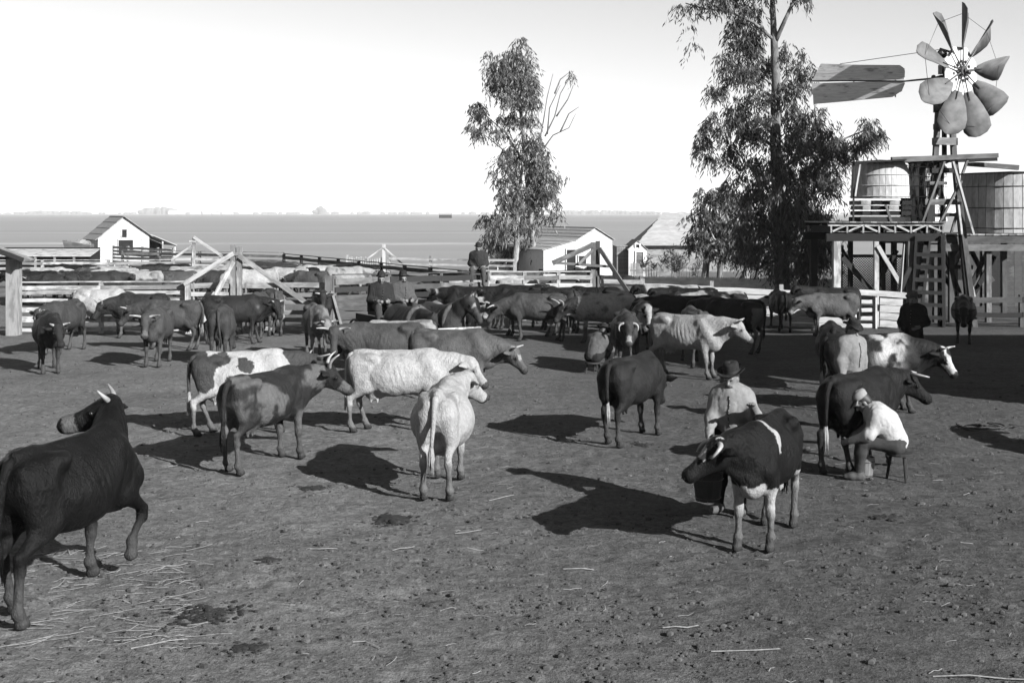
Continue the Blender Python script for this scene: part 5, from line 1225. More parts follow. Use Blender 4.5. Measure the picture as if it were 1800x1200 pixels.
def cloth_mesh(name, prims, tone, root, h, seed, fold=.018, cut=None):
    V, Q = polygonize(prims, h)
    n = fbm(V * np.array((8, 8, 4.0)) + fbm(V * 4, seed + 9, 2)[:, None] * 1.2, seed, 3); n2 = fbm(V * np.array((16, 16, 9)), seed + 3, 2)
    # folds pushed along the surface's own direction
    me = bpy.data.meshes.new('tmp'); 
    fn = np.cross(V[Q[:, 2]] - V[Q[:, 0]], V[Q[:, 3]] - V[Q[:, 1]]); N = np.zeros_like(V)
    for k in range(4): np.add.at(N, Q[:, k], fn)
    N /= np.linalg.norm(N, axis=1)[:, None] + 1e-12; bpy.data.meshes.remove(me)
    c1 = fbm(V * np.array((10, 10, 2.0)) + fbm(V * 5, seed + 9, 2)[:, None] * 1.3, seed + 21, 2); c2 = fbm(V * np.array((7, 7, 11)) + fbm(V * 4, seed + 12, 2)[:, None] * 1.5, seed + 31, 2)
    V = V + N * (.25 * n[:, None] * fold - (np.exp(-(c1 / .11) ** 2) * .7 + np.exp(-(c2 / .07) ** 2) * .25)[:, None] * fold * .5 + n2[:, None] * fold * .12)
    return mesh_np(name, V, Q, M['cloth'], root, True, {'coat': np.full(len(V), tone) * (1 + .1 * n)})
def person(label, x, y, heading, J, shirt=.12, trouser=.03, hat='brim', scale=1.0, z=0.0, res=.013, coat=None, extras=(), group=None, hatmat=None, boots=True, beard=None):
    J = {**STAND, **J}
    root = empty('person', (x, y, z), R(heading), label, 'person', group, scale)
    skin, torso, arms, legs, feet, hp_, fr = body_prims(J)
    allp = skin + infl(torso, -.012) + infl(arms, -.010) + infl(legs, -.012) + infl(feet, -.012)
    V, Q = polygonize(allp, res); mesh_np('body', V, Q, M['skin'], root, True)
    torso = [p[:5] + (p[5] + .05,) + p[6:] if p[0] == 'c' else p for p in torso]; arms = [p[:5] + (p[5] + .04,) + p[6:] for p in arms]
    sh_c = infl(torso, .014) + [('c', p[1], p[1] + (p[2] - p[1]) * (1.0 if i % 2 == 0 else .93), p[3] + .012, p[4] + (.018 if i % 2 == 0 else .014), p[5] + .01, p[6], p[7], p[8]) for i, p in enumerate(arms)]
    nk = np.array(J['neck'], float)
    sd_ = int(abs(x * 100 + y * 37)) % 97
    cloth_mesh('shirt' if coat is None else 'jacket', sh_c, shirt if coat is None else coat, root, .016, sd_)
    cloth_mesh('trousers', infl(legs, .012), trouser, root, .016, sd_ + 7, .010)
    for s in 'LR':
        V, Q = polygonize(infl(feet[:3] if s == 'L' else feet[3:], .004), .013); mesh_np('boot', V, Q, M['leather'], root, True)
    # front placket and buttons laid on the cloth
    from mathutils.bvhtree import BVHTree
    so = [c for c in root.children if c.name.split('.')[0] in ('shirt', 'jacket')][0]
    bv = BVHTree.FromPolygons([tuple(v.co) for v in so.data.vertices], [tuple(p.vertices) for p in so.data.polygons])
    def lay(y_, back=False, z0=None, z1=None, n=12, w=.012, wob=.0):
        pts = []
        pz_, nz_ = np.array(J['pel'], float), nk
        for i in range(n):
            f = i / (n - 1); p = nz_ * (1 - f) + (pz_ + v3(0, 0, .08)) * f; y2 = y_ + wob * math.sin(f * 7)
            tilt = (nz_ - pz_); fw = v3(tilt[2], 0, -tilt[0]); fw /= np.linalg.norm(fw); fw = -fw if back else fw
            q = p - v3(0, 0, .05) * (1 - f) + v3(0, y2, 0)
            hit = bv.ray_cast(Vector(q + fw * .6), Vector(-fw))
            if hit[0] is not None: pts.append(hit[0] + Vector(fw) * .002)
        return pts
    pp = lay(.0, wob=.008)
    if len(pp) > 4:
        mb = MB().tube(pp, .009, 5); mesh_np('placket', np.array(mb.V), mb.F, M['cloth'], root, True, {'coat': np.full(len(mb.V), (shirt if coat is None else coat) * .45)})
        mb = MB()
        for q in pp[1:-1:2]: mb.sphere(q + Vector((.008, 0, 0)), .008, 6, 4)
        mb.build('buttons', M['horn'], root, True)
    # collar
    mb = MB(); pts = [Vector((nk[0] + .062 * math.cos(a) , nk[1] + .064 * math.sin(a), nk[2] - .0 + .012 * math.cos(a) * -1)) for a in np.linspace(0, 2 * math.pi, 15)]
    mb.tube(pts, .016, 5, False); mesh_np('collar', np.array(mb.V), mb.F, M['cloth'], root, True, {'coat': np.full(len(mb.V), .17 if coat is not None else shirt)})
    h, hl, hu = fr; Rm = np.stack((h, hl, hu), 1)
    hp = lambda *a: hp_(*a)
    V, Q = polygonize([ell(hp(-.03, 0, .042), (.094, .082, .098), .03, 'h', Rm), ell(hp(-.06, 0, -.02), (.06, .075, .07), .03, 'h', Rm)], .012)
    dd = (V - hp(0, 0, 0)) @ h; keep = dd < .055; Q = Q[keep[Q].all(1)]; mesh_np('hair', V, Q, M['hair'], root, True)
    for s in (1, -1): MB().sphere(hp(.083, s * .031, .004), (.010, .013, .009), 8, 6).build('eye', M['eye'], root, True)
    if beard == 'moustache':
        MB().tube([hp(.094, -.046, -.072), hp(.112, -.022, -.058), hp(.117, 0, -.054), hp(.112, .022, -.058), hp(.094, .046, -.072)], [.007, .015, .016, .015, .007], 7).build('moustache', M['hair'], root, True)
    elif beard == 'full':
        V, Q = polygonize([ell(hp(.055, 0, -.09), (.06, .062, .06), .02, 'b', Rm), ell(hp(.07, 0, -.125), (.045, .04, .05), .02, 'b', Rm)], .011); mesh_np('beard', V, Q, M['hair'], root, True)
    hm = hatmat or M['hat_felt']
    if hat in ('brim', 'bowler', 'cap'):
        n = 26; hc = hp(-.02, 0, .075)
        prof = {'brim': [(.165, .012), (.155, .0), (.10, .004), (.098, .03), (.096, .085), (.085, .112), (.05, .122), (0, .108)],
                'bowler': [(.132, .016), (.125, .0), (.098, .002), (.097, .03), (.09, .08), (.065, .112), (.03, .125), (0, .126)],
                'cap': [(.098, -.01), (.1, .015), (.104, .045), (.09, .075), (.05, .092), (0, .096)]}[hat]
        V = []
        for r_, z_ in prof:
            for k in range(n):
                a = 2 * math.pi * k / n; rx, ry = r_ * (1.06), r_ * (.94)
                zz = z_ + (.032 * abs(math.sin(a)) ** 3 - .012 * abs(math.cos(a)) if r_ > .12 and hat == 'brim' else 0)
                if hat == 'cap' and z_ < 0 and math.cos(a) > .3: pass
                V.append(hc + h * rx * math.cos(a) + hl * ry * math.sin(a) + hu * zz)
        Fs = [(i * n + k, i * n + (k + 1) % n, (i + 1) * n + (k + 1) % n, (i + 1) * n + k) for i in range(len(prof) - 1) for k in range(n)]
        ho = mesh_np('hat', V, Fs, hm, root, True)
        sl = ho.modifiers.new('thick', 'SOLIDIFY'); sl.thickness = .006
        if hat == 'cap':
            Vb = []
            for k in range(9):
                a = R(-60 + 120 * k / 8); 
                for rr, zz in ((.098, 0), (.175, -.03)): Vb.append(hc + h * (rr * math.cos(a) * 1.06) + hl * rr * .9 * math.sin(a) + hu * zz)
            o = mesh_np('peak', Vb, [(2 * k, 2 * k + 1, 2 * k + 3, 2 * k + 2) for k in range(8)], hm, ho, True); o.modifiers.new('thick', 'SOLIDIFY').thickness = .006
        else:
            pr_ = [(.1005, .006), (.1, .034)]; V = [hc + h * r_ * 1.06 * math.cos(2 * math.pi * k / n) + hl * r_ * .94 * math.sin(2 * math.pi * k / n) + hu * z_ for r_, z_ in pr_ for k in range(n)]
            mesh_np('hat_band', V, [(k, (k + 1) % n, n + (k + 1) % n, n + k) for k in range(n)], M['hair'], ho, True)
    for ex in extras:
        if ex == 'braces':
            for y_ in (.085, -.085):
                for bk in (False, True):
                    pp = lay(y_ * (.5 if bk else 1), bk)
                    if len(pp) > 3: mb = MB().tube(pp, .013, 5); mesh_np('brace', np.array(mb.V), mb.F, M['cloth'], root, True, {'coat': np.full(len(mb.V), .02)})
        if ex == 'skirt':     # long coat skirts
            pl = np.array(J['pel'], float)
            cloth_mesh('coat_skirt', [cap(pl + v3(0, 0, .1), pl - v3(0, 0, .38), .16, .21, .05, 'c', (0, 1, 0), 1.2)], coat, root, .02, 5, .018)
        if ex == 'shirtfront':
            ch = np.array(J['chest'], float); mb = MB(); mb.add([ch + v3(.182, -.012, -.02), ch + v3(.182, .012, -.02), ch + v3(.10, .04, .20), ch + v3(.10, -.04, .20)], [(0, 1, 2, 3)]); mesh_np('shirt_front', np.array(mb.V), mb.F, M['cloth'], root, False, {'coat': np.full(4, .2)})
    return root
# 1 man with the bucket
person('man in dark brimmed hat and grey shirt standing behind the foreground cow', 2.55, 14.50, 250, dict(hyaw=-12, hpit=-14, neck=(.02, 0, 1.42), head=(.06, 0, 1.545), shL=(0, .15, 1.33), shR=(.02, -.15, 1.33), chest=(.01, 0, 1.23), elR=(.14, -.22, 1.09), wrR=(.37, -.20, .93), elL=(.14, .29, 1.14), wrL=(.37, .30, 1.28), hnL=(0, 0, 1), curlL=.5, curlR=1.3, hnR=(.3, -1, 0),
    knL=(.05, .11, .49), knR=(.06, -.12, .49), anR=(.02, -.15, .085), toeR=-15, toeL=15), shirt=.135, trouser=.008, hat='brim', beard='moustache', res=.011)
# 2 seated milker
ST = dict(pel=(0, 0, .47), chest=(.16, 0, .74), neck=(.31, 0, .90), head=(.42, 0, .98), hyaw=10, hpit=-38, shL=(.24, .18, .84), shR=(.24, -.18, .84), elL=(.34, .25, .60), elR=(.36, -.22, .60), wrL=(.58, .16, .50), wrR=(.60, -.06, .50),
          hipL=(.02, .10, .46), hipR=(.02, -.10, .46), knL=(.43, .17, .50), knR=(.43, -.20, .50), anL=(.46, .15, .09), anR=(.46, -.22, .09), toeL=5, toeR=-5, curlL=1.2, curlR=1.2)
person('man in white shirt and pale cap sitting on a stool milking the dark cow', 4.98, 16.22, 163, ST, shirt=.24, trouser=.030, hat='cap', hatmat=M['straw_cap'], res=.011)
# 3 standing in front of the speckled cow
person('man in grey shirt and flat dark hat standing before the speckled cow', 5.42, 20.0, -62, dict(hyaw=15, hpit=-22, elL=(-.02, .26, 1.1), wrL=(.05, .27, .84), elR=(.02, -.26, 1.1)), shirt=.12, trouser=.03, hat='brim')
# 4 bearded man in a long coat
person('bearded man in long dark coat and grey hat below the windmill', 8.66, 27.0, 236, dict(hyaw=-12, hpit=-5, elL=(.02, .29, 1.12), wrL=(.2, .16, 1.02), elR=(.0, -.27, 1.1), wrR=(.12, -.22, .9)), coat=.010, trouser=.012, hat='brim', hatmat=M['grey_felt'], beard='full', extras=('skirt', 'shirtfront'))
# 5 crouching milker
CR = dict(pel=(0, 0, .36), chest=(.14, 0, .62), neck=(.27, 0, .78), head=(.36, 0, .86), hyaw=0, hpit=-30, shL=(.20, .18, .72), shR=(.20, -.18, .72), elL=(.36, .24, .50), elR=(.36, -.22, .50), wrL=(.58, .12, .46), wrR=(.58, -.1, .46), hipL=(.02, .10, .36), hipR=(.02, -.10, .36), knL=(.38, .18, .50), knR=(.38, -.20, .50), anL=(.36, .16, .09), anR=(.36, -.18, .09), curlL=1.2, curlR=1.2)
person('man in grey shirt crouched low milking beside the horned bull', 1.74, 27.0, 47, CR, shirt=.062, trouser=.015, hat='brim')
# 7 man on the fence
SF = dict(pel=(0, 0, .12), chest=(.06, 0, .42), neck=(.08, 0, .60), head=(.10, 0, .73), hyaw=0, hpit=-8, shL=(.05, .19, .53), shR=(.05, -.19, .53), elL=(.06, .27, .25), elR=(.06, -.27, .25), wrL=(.28, .14, .12), wrR=(.28, -.14, .12), hipL=(.02, .10, .11), hipR=(.02, -.10, .11), knL=(.40, .17, .06), knR=(.40, -.19, .06), anL=(.34, .18, -.36), anR=(.34, -.2, -.36), toeL=10, toeR=-10)
person('man in dark jacket and hat sitting on top of the board fence', gx(841, 40.0), 40.05, 268, SF, coat=.022, trouser=.045, hat='bowler', z=1.60, extras=('shirtfront',))

# wooden pail carried by the first man
def pail(label, c, r0, r1, h, mat, bail_to=None, n=18, cat='bucket', milk=False):
    root = empty('bucket', c, 0, label, cat)
    for k in range(n):
        a0, a1 = 2 * math.pi * k / n + .012, 2 * math.pi * (k + 1) / n - .012; V = []
        for r_, z_ in ((r0, 0), (r1, h)):
            for a in (a0, a1): V.append((r_ * math.cos(a), r_ * math.sin(a), z_))
            for a in (a1, a0): V.append(((r_ - .014) * math.cos(a), (r_ - .014) * math.sin(a), z_))
        mesh_np('stave', V, [(0, 3, 2, 1), (4, 5, 6, 7), (0, 1, 5, 4), (1, 2, 6, 5), (2, 3, 7, 6), (3, 0, 4, 7)], mat, root)
    for f in (.12, .8):
        rr = r0 + (r1 - r0) * f + .003; MB().tube([Vector((rr * math.cos(a * math.pi / 16), rr * math.sin(a * math.pi / 16), h * f)) for a in range(33)], .006, 5, False).build('hoop', M['iron'], root)
    MB().lathe([(0, .015), (r0 - .01, .015), (r0 - .01, .03), (0, .03)], n).build('bottom', mat, root)
    if milk: MB().lathe([(0, h * .93), (r1 - .02, h * .92)], n).build('milk_foam', simple('milk_foam', .5, .6, .1, 30), root)
    if bail_to is not None:
        t = Vector(bail_to) - Vector(c); MB().tube([Vector((-r1, 0, h * .95)), Vector((-r1 * .7, 0, h + (t.z - h) * .6)) + Vector((t.x, t.y, 0)) * .6, t, Vector((r1 * .7, 0, h + (t.z - h) * .6)) + Vector((t.x, t.y, 0)) * .6, Vector((r1, 0, h * .95))], .005, 5).build('bail', M['iron'], root)
    return root
M['pail'] = wood('dark_wet_pail', .03, .016, .4, .2); M['tin'] = simple('milk_tin', .22, .35, .2, 12, .5, .6)
pail('dark wooden bucket hanging from the hatted man\'s hand below the cow\'s head', (2.20, 14.06, .23), .135, .175, .31, M['pail'], bail_to=(2.215, 14.1, .86))
pail('pale milk pail under the dark cow between the milker\'s feet', (4.62, 16.42, 0), .11, .14, .26, M['tin'], milk=True)
pail('light pail rim beside the crouched milker and the bull', (2.2, 27.25, 0.0), .14, .18, .34, M['tin'], milk=True)
# milking stools
def stool(label, x, y, h, rz=0):
    r_ = empty('milking_stool', (x, y, 0), rz, label, 'stool', 'milking stools')
    MB().lathe([(0, h), (.16, h), (.17, h - .01), (.17, h - .035), (.15, h - .04), (0, h - .04)], 18).build('seat', M['dark_board'], r_)
    for k in range(3): a = 2 * math.pi * k / 3 + .4; MB().tube([(.11 * math.cos(a), .11 * math.sin(a), h - .03), (.17 * math.cos(a), .17 * math.sin(a), -.02)], [.022, .017], 7).build('leg', M['dark_board'], r_)
    return r_
stool('dark three legged stool under the white shirted milker', 5.02, 16.20, .36, .3); stool('low dark stool under the crouched milker', 1.74, 27.0, .25, .9)
# rope coil
rx_, ry_ = ground(1722, 752); mb = MB(); pts = []
for i in range(90):
    t = i / 89; a = t * 2 * math.pi * 3.2; r_ = .26 + .07 * math.sin(a * 1.7); pts.append(Vector((r_ * math.cos(a) - .12 + .35 * t, r_ * .9 * math.sin(a) , .02 + .015 * math.sin(a * 2.3) + .01 * t)))
pts += [Vector((.5, -.1, .02)), Vector((.62, .12, .04)), Vector((.70, -.06, .05)), Vector((.78, .1, .03)), Vector((.9, -.05, .02))]
o = MB().tube(pts, .013, 6).build('rope', simple('hemp_rope', .035, .9, .3, 40), None, True); o.location = (rx_ - .1, ry_, 0); props(o, 'loose coil of rope lying on the earth at far right', 'rope')
# ------------------------------------------------------------------ the team and wagon
def horse(label, x, y, heading, tone, pose, seed):
    root = empty('horse', (x, y, 0), R(heading), label, 'horse', 'harnessed wagon team', 1.0)
    P, hp_, poll, fr = cow_prims(pose, True); V, Q = polygonize(P, .022, 0.0); tg, names = nearest_tags(P, V)
    at = coat_tones(V, tg, names, {'t': tone, 'seed': seed, 't2': .15, 'white': pose.get('mark', ''), 'pinknose': 1}, hp_, fr, poll)
    mesh_np('body', V, Q, M['hide'], root, True, {'coat': at})
    b0 = Vector((.46, 0, 1.42)); p1 = Vector(poll); mm = MB()
    for i in range(9): a = b0.lerp(p1 + Vector((0, 0, .08)), i / 8); mm.tube([a, a + Vector((.0, .05, -.03)), a + Vector((-.02, .10, -.20))], [.03, .035, .01], 6)
    mm.tube([hp_(-.02, 0, .06), hp_(.06, 0, .05), hp_(.18, .02, .045)], [.03, .03, .008], 6); mesh_np('mane', np.array(mm.V), mm.F, M['hair'], root, True)
    mm = MB().tube([(-.8, 0, 1.3), (-.9, 0, 1.1), (-.92, 0, .7), (-.9, 0, .45)], [.04, .07, .06, .01], 8); mesh_np('tail', np.array(mm.V), mm.F, M['hair'], root, True)
    cv = MB().tube([Vector((.56 + .10 * math.cos(a) * .4 + (.0 if math.cos(a) < 0 else 0), .25 * math.sin(a), 1.12 + .34 * math.cos(a))) for a in np.linspace(0, 2 * math.pi, 21)], .055, 7, False); cv.build('collar', M['leather'], root, True)
    for q in (.16, .34): 
        MB().tube([Vector(hp_(q, (.105 - q * .08) * math.sin(a), -.085 + (.115 - q * .06) * math.cos(a))) for a in np.linspace(0, 2 * math.pi, 17)], .010, 5, False).build('bridle_strap', M['iron'], root)
    for s in (1, -1): MB().sphere(hp_(.17, s * .1, -.03), .022, 8, 6).build('eye', M['eye'], root, True); MB().tube([Vector((.5, s * .27, 1.1)), Vector((-.2, s * .3, 1.0)), Vector((-1.1, s * .26, .85))], .012, 5).build('trace', M['leather'], root)
    return root
hx, hy_ = gx(728, 26.6), 26.6
horse('dark harnessed horse with lowered head left of the wagon pole', gx(716, 27.0), 27.0, -62, .022, dict(ny=8, np=8, hy=14, hp=-62, nl=.5), 3)
horse('brown harnessed horse with raised head and white blaze right of the pole', gx(775, 27.6), 27.6, -58, .030, dict(ny=14, np=38, hy=30, hp=-52, mark='S', nl=.55), 8)
bx, by = gx(686, 29.4), 29.4
bgw = empty('spring_wagon', (bx, by, 0), R(-60), 'open spring wagon with two seated men behind the harnessed team', 'wagon')
MB().box((0, 0, .80), (1.7, 1.0, .08)).build('bed', M['dark_board'], bgw)
for s in (1, -1): MB().box((0, s * .5, .95), (1.7, .03, .24)).build('side_board', M['dark_board'], bgw)
MB().box((.85, 0, .95), (.03, 1.0, .3)).build('dash_board', M['dark_board'], bgw); MB().box((.05, 0, 1.12), (.42, 1.0, .07)).build('seat', M['dark_board'], bgw); MB().box((-.18, 0, 1.32), (.05, 1.0, .34)).build('seat_back', M['dark_board'], bgw)
for x_ in (-.6, .7):
    MB().tube([(x_, -.62, .48), (x_, .62, .48)], .03, 6).build('axle', M['iron'], bgw)
    for s in (1, -1):
        w_ = empty('wheel', (x_, s * .64, .48), 0); w_.parent = bgw; 
        pts = [Vector((.46 * math.cos(a), 0, .46 * math.sin(a))) for a in np.linspace(0, 2 * math.pi, 29)]
        MB().tube(pts, .026, 6, False).build('rim', M['mid_timber'], w_, True); MB().tube([(0, -.09, 0), (0, .09, 0)], .06, 9).build('hub', M['iron'], w_)
        sp = MB()
        for k in range(12): a = 2 * math.pi * k / 12; sp.tube([(.05 * math.cos(a), 0, .05 * math.sin(a)), (.45 * math.cos(a), 0, .45 * math.sin(a))], .014, 5)
        sp.build('spokes', M['mid_timber'], w_)
MB().tube([(.8, 0, .62), (2.2, .0, .75), (3.35, 0, .98)], .035, 7).build('pole', M['mid_timber'], bgw); MB().tube([(3.3, -.62, 1.0), (3.3, .62, 1.0)], .03, 7).build('neck_yoke', M['white_board'], bgw)
SD = dict(pel=(0, 0, .14), chest=(.03, 0, .44), neck=(.05, 0, .63), head=(.08, 0, .76), shL=(.02, .19, .55), shR=(.02, -.19, .55), elL=(.08, .27, .28), elR=(.08, -.27, .28), wrL=(.34, .12, .26), wrR=(.34, -.12, .26), hipL=(.02, .10, .12), hipR=(.02, -.10, .12), knL=(.44, .13, .12), knR=(.44, -.15, .12), anL=(.56, .13, -.24), anR=(.56, -.15, -.24), curlL=1.3, curlR=1.3, hyaw=-10, hpit=-5)
rq = Matrix.Rotation(R(-60), 3, 'Z')
for s, lb, u_ in ((-1, 'driver in dark coat and bowler hat on the wagon seat, left', .018), (1, 'passenger in grey coat with white collar beside the wagon driver', .05)):
    p = Vector((bx, by, 0)) + rq @ Vector((.05, s * .27, 0)); person(lb, p.x, p.y, -66 + s * 6, SD, coat=u_, trouser=.03, hat='bowler', z=1.16, extras=('shirtfront',), beard='full' if s < 0 else 'moustache')
mb = MB().tube([W(660, 545, 29.0), W(657, 510, 29.0), W(655, 482, 29.2)], [.012, .009, .005], 5); o = mb.build('whip', M['iron'], None, origin=tuple(W(660, 545, 29.0))); props(o, 'thin buggy whip standing up beside the wagon driver', 'whip')
# ------------------------------------------------------------------ the herd
def C(label, u, v, hd, coat, pose, horns='none', sc=1.0, res=None, Y=None, **kw):
    y = Y if Y else gy(v); x = gx(u, y)
    if res is None: res = .017 if y < 18.5 else (.021 if y < 28 else .027)
    c = dict(coat); c.setdefault('seed', int(u * 7 + v) % 991)
    return make_cow(label, x, y, hd, c, pose, horns, sc, res, near=y < 20, **kw)
WHT, CRM, TAN, BRN, DBR, BLK, GRY = .165, .14, .065, .032, .018, .009, .045
# nearest to the camera
make_cow('large dark cow striding at the bottom left with its head turned back', -3.98, 11.35, 74, {'t': .005, 'seed': 5, 'mealy': .055, 'dapple': .3}, dict(ny=34, np=48, hy=112, hp=-14, nl=.50, legs=(-.05, .22, .10, -.22), lift=(0, .62, 0, 0), fat=1.0, bone=1.8, ribs=1.0, udder=0), 'short', 1.12, .016, near=True)
make_cow('black and white cow in front of the hatted man, facing left', 2.70, 13.30, 245, {'t': .006, 't2': .20, 'white': 'LkWSUK', 'seed': 21}, dict(ny=-26, np=10, hy=-52, hp=-32, nl=.56, legs=(-.05, .06, 0, .02), bone=1.2, fat=.93), 'curl', 1.0, .0155, near=True)
make_cow('cream white cow seen from behind with tail hanging down', -.86, 15.75, 86, {'t': .20, 'seed': 31, 'switch': .17}, dict(ny=-18, np=18, hy=-40, hp=-35, bone=1.15, fat=1.2, ribs=.2, legs=(.03, -.02, -.02, -.04)), 'none', 1.02, .0165, near=True)
make_cow('mottled brown cow with upturned white horns, head turned right', -3.38, 17.2, 62, {'t': .014, 'kind': 'speck', 't2': .062, 'bias': -.02, 'fs': 3.6, 'sl': 18, 'seed': 44, 'white': 'N'}, dict(ny=-30, np=16, hy=-48, hp=-35, bone=1.3, legs=(.0, .04, .03, -.1), udder=1), 'up', 1.0, .0175, near=True)
make_cow('white cow with brown patches standing behind the horned brown cow', -4.22, 19.75, 17, {'t': .030, 't2': .22, 'kind': 'blobs', 'blobs': [(-.66, .98, .20, .30), (-.40, 1.16, .20, .11), (-.02, 1.10, .17, .16), (-.22, .84, .10, .10)], 'seed': 58, 'switch': .17}, dict(ny=8, np=6, hy=18, hp=-40, legs=(0, 0, .14, -.12), bone=1.2), 'out', 1.0, .019, near=True)
make_cow('long white cow standing side on facing right in the middle', -1.78, 19.95, 1, {'t': .21, 'seed': 63, 'switch': .19}, dict(ny=-4, np=4, hy=-14, hp=-46, legs=(0, 0, .08, -.12), long=1.06, fat=1.0), 'none', 1.0, .019, near=True)
make_cow('tan brown cow with lowered head behind the long white cow', -1.08, 23.4, -8, {'t': .052, 'seed': 71, 'white': 'S', 'dapple': .3}, dict(ny=-6, np=-12, hy=-8, hp=-48, bone=1.6, nl=.62), 'short', 1.0)
make_cow('brown and white patched cow partly hidden behind the tan cow', -2.35, 25.6, 196, {'t': .03, 't2': .16, 'kind': 'patch', 'bias': .05, 'seed': 75}, dict(np=-5, hp=-50), 'none', .98)
make_cow('dull brown horned cow behind the white one, face towards the camera', gx(672, 24.8), 24.8, 186, {'t': .034, 'seed': 80}, dict(ny=40, np=14, hy=84, hp=-62, nl=.55), 'out', 1.0)
make_cow('dark brown cow with white tail tip facing away in the centre right', 1.86, 19.15, 57, {'t': .012, 'seed': 90, 'switch': .17, 'dapple': .3}, dict(np=-20, hp=-60, ny=10, hy=20, legs=(.06, 0, .10, -.12), bone=1.6, fat=.98), 'none', 1.0, .0185, near=True)
make_cow('dark cow being milked by the man in the white shirt', 4.72, 16.98, 46, {'t': .009, 'seed': 95, 'switch': .17, 'dapple': .35}, dict(ny=-12, np=8, hy=-44, hp=-38, legs=(0, 0, -.06, .1), bone=1.5), 'fwd', 1.02, .0175, near=True)
make_cow('big dark cow with speckled white back and white face at right', 6.32, 21.9, -4, {'t': .010, 't2': .27, 'kind': 'speck', 'bias': .12, 'fs': 4.5, 'sl': 18, 'seed': 103, 'win': (-.04, .46), 'zlo': .78, 'white': 'FS', 'switch': .14}, dict(ny=-10, np=-2, hy=-34, hp=-52, legs=(0, .05, 0, .05), long=1.08), 'short', 1.04, .0195)
make_cow('pale bony cow facing right with its head raised', gx(1208, 26.5), 26.5, -38, {'t': .17, 'seed': 110, 'dapple': .12}, dict(ny=10, np=10, hy=24, hp=-42, bone=1.9, ribs=1.3, fat=.92, legs=(0, .05, 0, -.1)), 'short', 1.02, .0205)
make_cow('brown bull with inward curving pale horns facing the camera', gx(1100, 27.7), 27.7, -92, {'t': .026, 'seed': 116, 'white': 'N'}, dict(ny=0, np=6, hy=0, hp=-62, nl=.48, fat=1.08, udder=0), 'curl', 1.0, .021, cat='bull')
make_cow('black cow with white forehead behind the bull', gx(1130, 31), 31, 268, {'t': .010, 't2': .17, 'seed': 121, 'white': 'FS', 'kind': 'patch', 'bias': -.3}, dict(np=12, hp=-55, ny=4, hy=10), 'none', 1.0)
C('brown cow seen from behind, legs showing under the pale bony cow', 1220, 640, 92, {'t': .04}, dict(np=-10, hp=-60))
make_cow('dark cow just outside the right edge whose shadow reaches into the yard', 9.0, 17.3, 100, {'t': .02}, dict(np=5), 'none', 1.0)
# left side of the yard
C('black brown cow at far left facing the camera', 86, 652, -66, {'t': .014}, dict(ny=10, np=2, hy=14, hp=-50, bone=1.2), 'short')
C('shaggy brown cow behind the black brown cow at far left', 112, 619, -98, {'t': .03, 'white': 'S'}, dict(ny=-5, np=4, hy=0, hp=-55), 'short')
C('grey brown horned cow facing the camera left of centre', 277, 640, 274, {'t': .036, 'mealy': .07}, dict(ny=-6, np=12, hy=4, hp=-58, nl=.5), 'out')
C('white cow with dark neck and white face by the left fence', 180, 587, -2, {'t': .24, 'seed': 3, 'switch': .03, 'kind': 'solid', 'dark': .03, 'darkon': 'H', 'white': ''}, dict(ny=-18, np=0, hy=-40, hp=-50, legs=(0, 0, .05, -.1)), 'out')
C('dark cow with pale forelegs between the white cow and the grey brown cow', 246, 593, 186, {'t': .016, 'white': 'C'}, dict(ny=24, np=-6, hy=40, hp=-50), 'up', .95)
C('grey brown cow standing side on behind the facing horned cow', 300, 615, 176, {'t': .038, 'white': 'C', 'switch': .14}, dict(np=0, hp=-50), 'short', .98)
C('brown cow grazing with its rear towards the camera', 390, 636, 97, {'t': .03, 'dapple': .2}, dict(ny=-16, np=-38, hy=-20, hp=-70), 'none', 1.0)
C('dark cow with a white mark on its flank beneath the tall gate posts', 412, 604, 12, {'t': .014, 'seed': 9, 'kind': 'patch', 'bias': -.42}, dict(ny=-20, np=4, hy=-60, hp=-52), 'short')
C('brown cow facing the camera beside the dark cow under the gate', 459, 592, 262, {'t': .035}, dict(ny=-10, np=-2, hy=-4, hp=-55), 'short', .98)
C('reddish brown cow standing rear on by the long gate', 478, 587, 108, {'t': .04}, dict(np=5), 'none', 1.02)
C('mottled pale brown cow with lowered head facing right front', 556, 630, -74, {'t': .05, 't2': .13, 'kind': 'roan', 'bias': .0, 'fs': 4, 'white': 'C'}, dict(ny=10, np=-10, hy=18, hp=-62), 'short')
C('dark horned cow looking out beside the leaning prop', 566, 588, -80, {'t': .016}, dict(np=16, hp=-60), 'short', 1.0)
# shaded group at the back right
C('black cow seen from behind next to the horse team', 822, 606, 82, {'t': .008}, dict(np=0))
C('long black cow facing left along the fence', 912, 578, 180, {'t': .008, 'white': 'F', 't2': .09}, dict(np=4, hp=-48), 'none', 1.02)
C('black and white cow looking over behind the horse team', 826, 577, 172, {'t': .009, 't2': .16, 'kind': 'patch', 'bias': .0, 'seed': 14}, dict(np=6), 'none', .98)
C('dark cow with white face mark between the black cow and the brown cow', 930, 590, 178, {'t': .010, 'white': 'N', 't2': .17}, dict(np=-14, hp=-55), 'short', 1.0)
C('brown cow side on with sunlit back beyond the tan cow', 942, 599, 176, {'t': .034, 'white': 'U', 't2': .10}, dict(np=-10, hp=-55, ny=6), 'fwd', 1.0)
C('dark cow facing the camera behind the sunlit brown cow', 950, 572, 262, {'t': .022, 'white': 'S'}, dict(np=12), 'short', 1.0)
C('dark brown cow turned away at the middle of the shaded group', 985, 583, 120, {'t': .020}, dict(np=10), 'none', 1.0)
C('broad black cow left of the roan white cow', 1040, 583, 176, {'t': .007}, dict(np=0), 'none', 1.02)
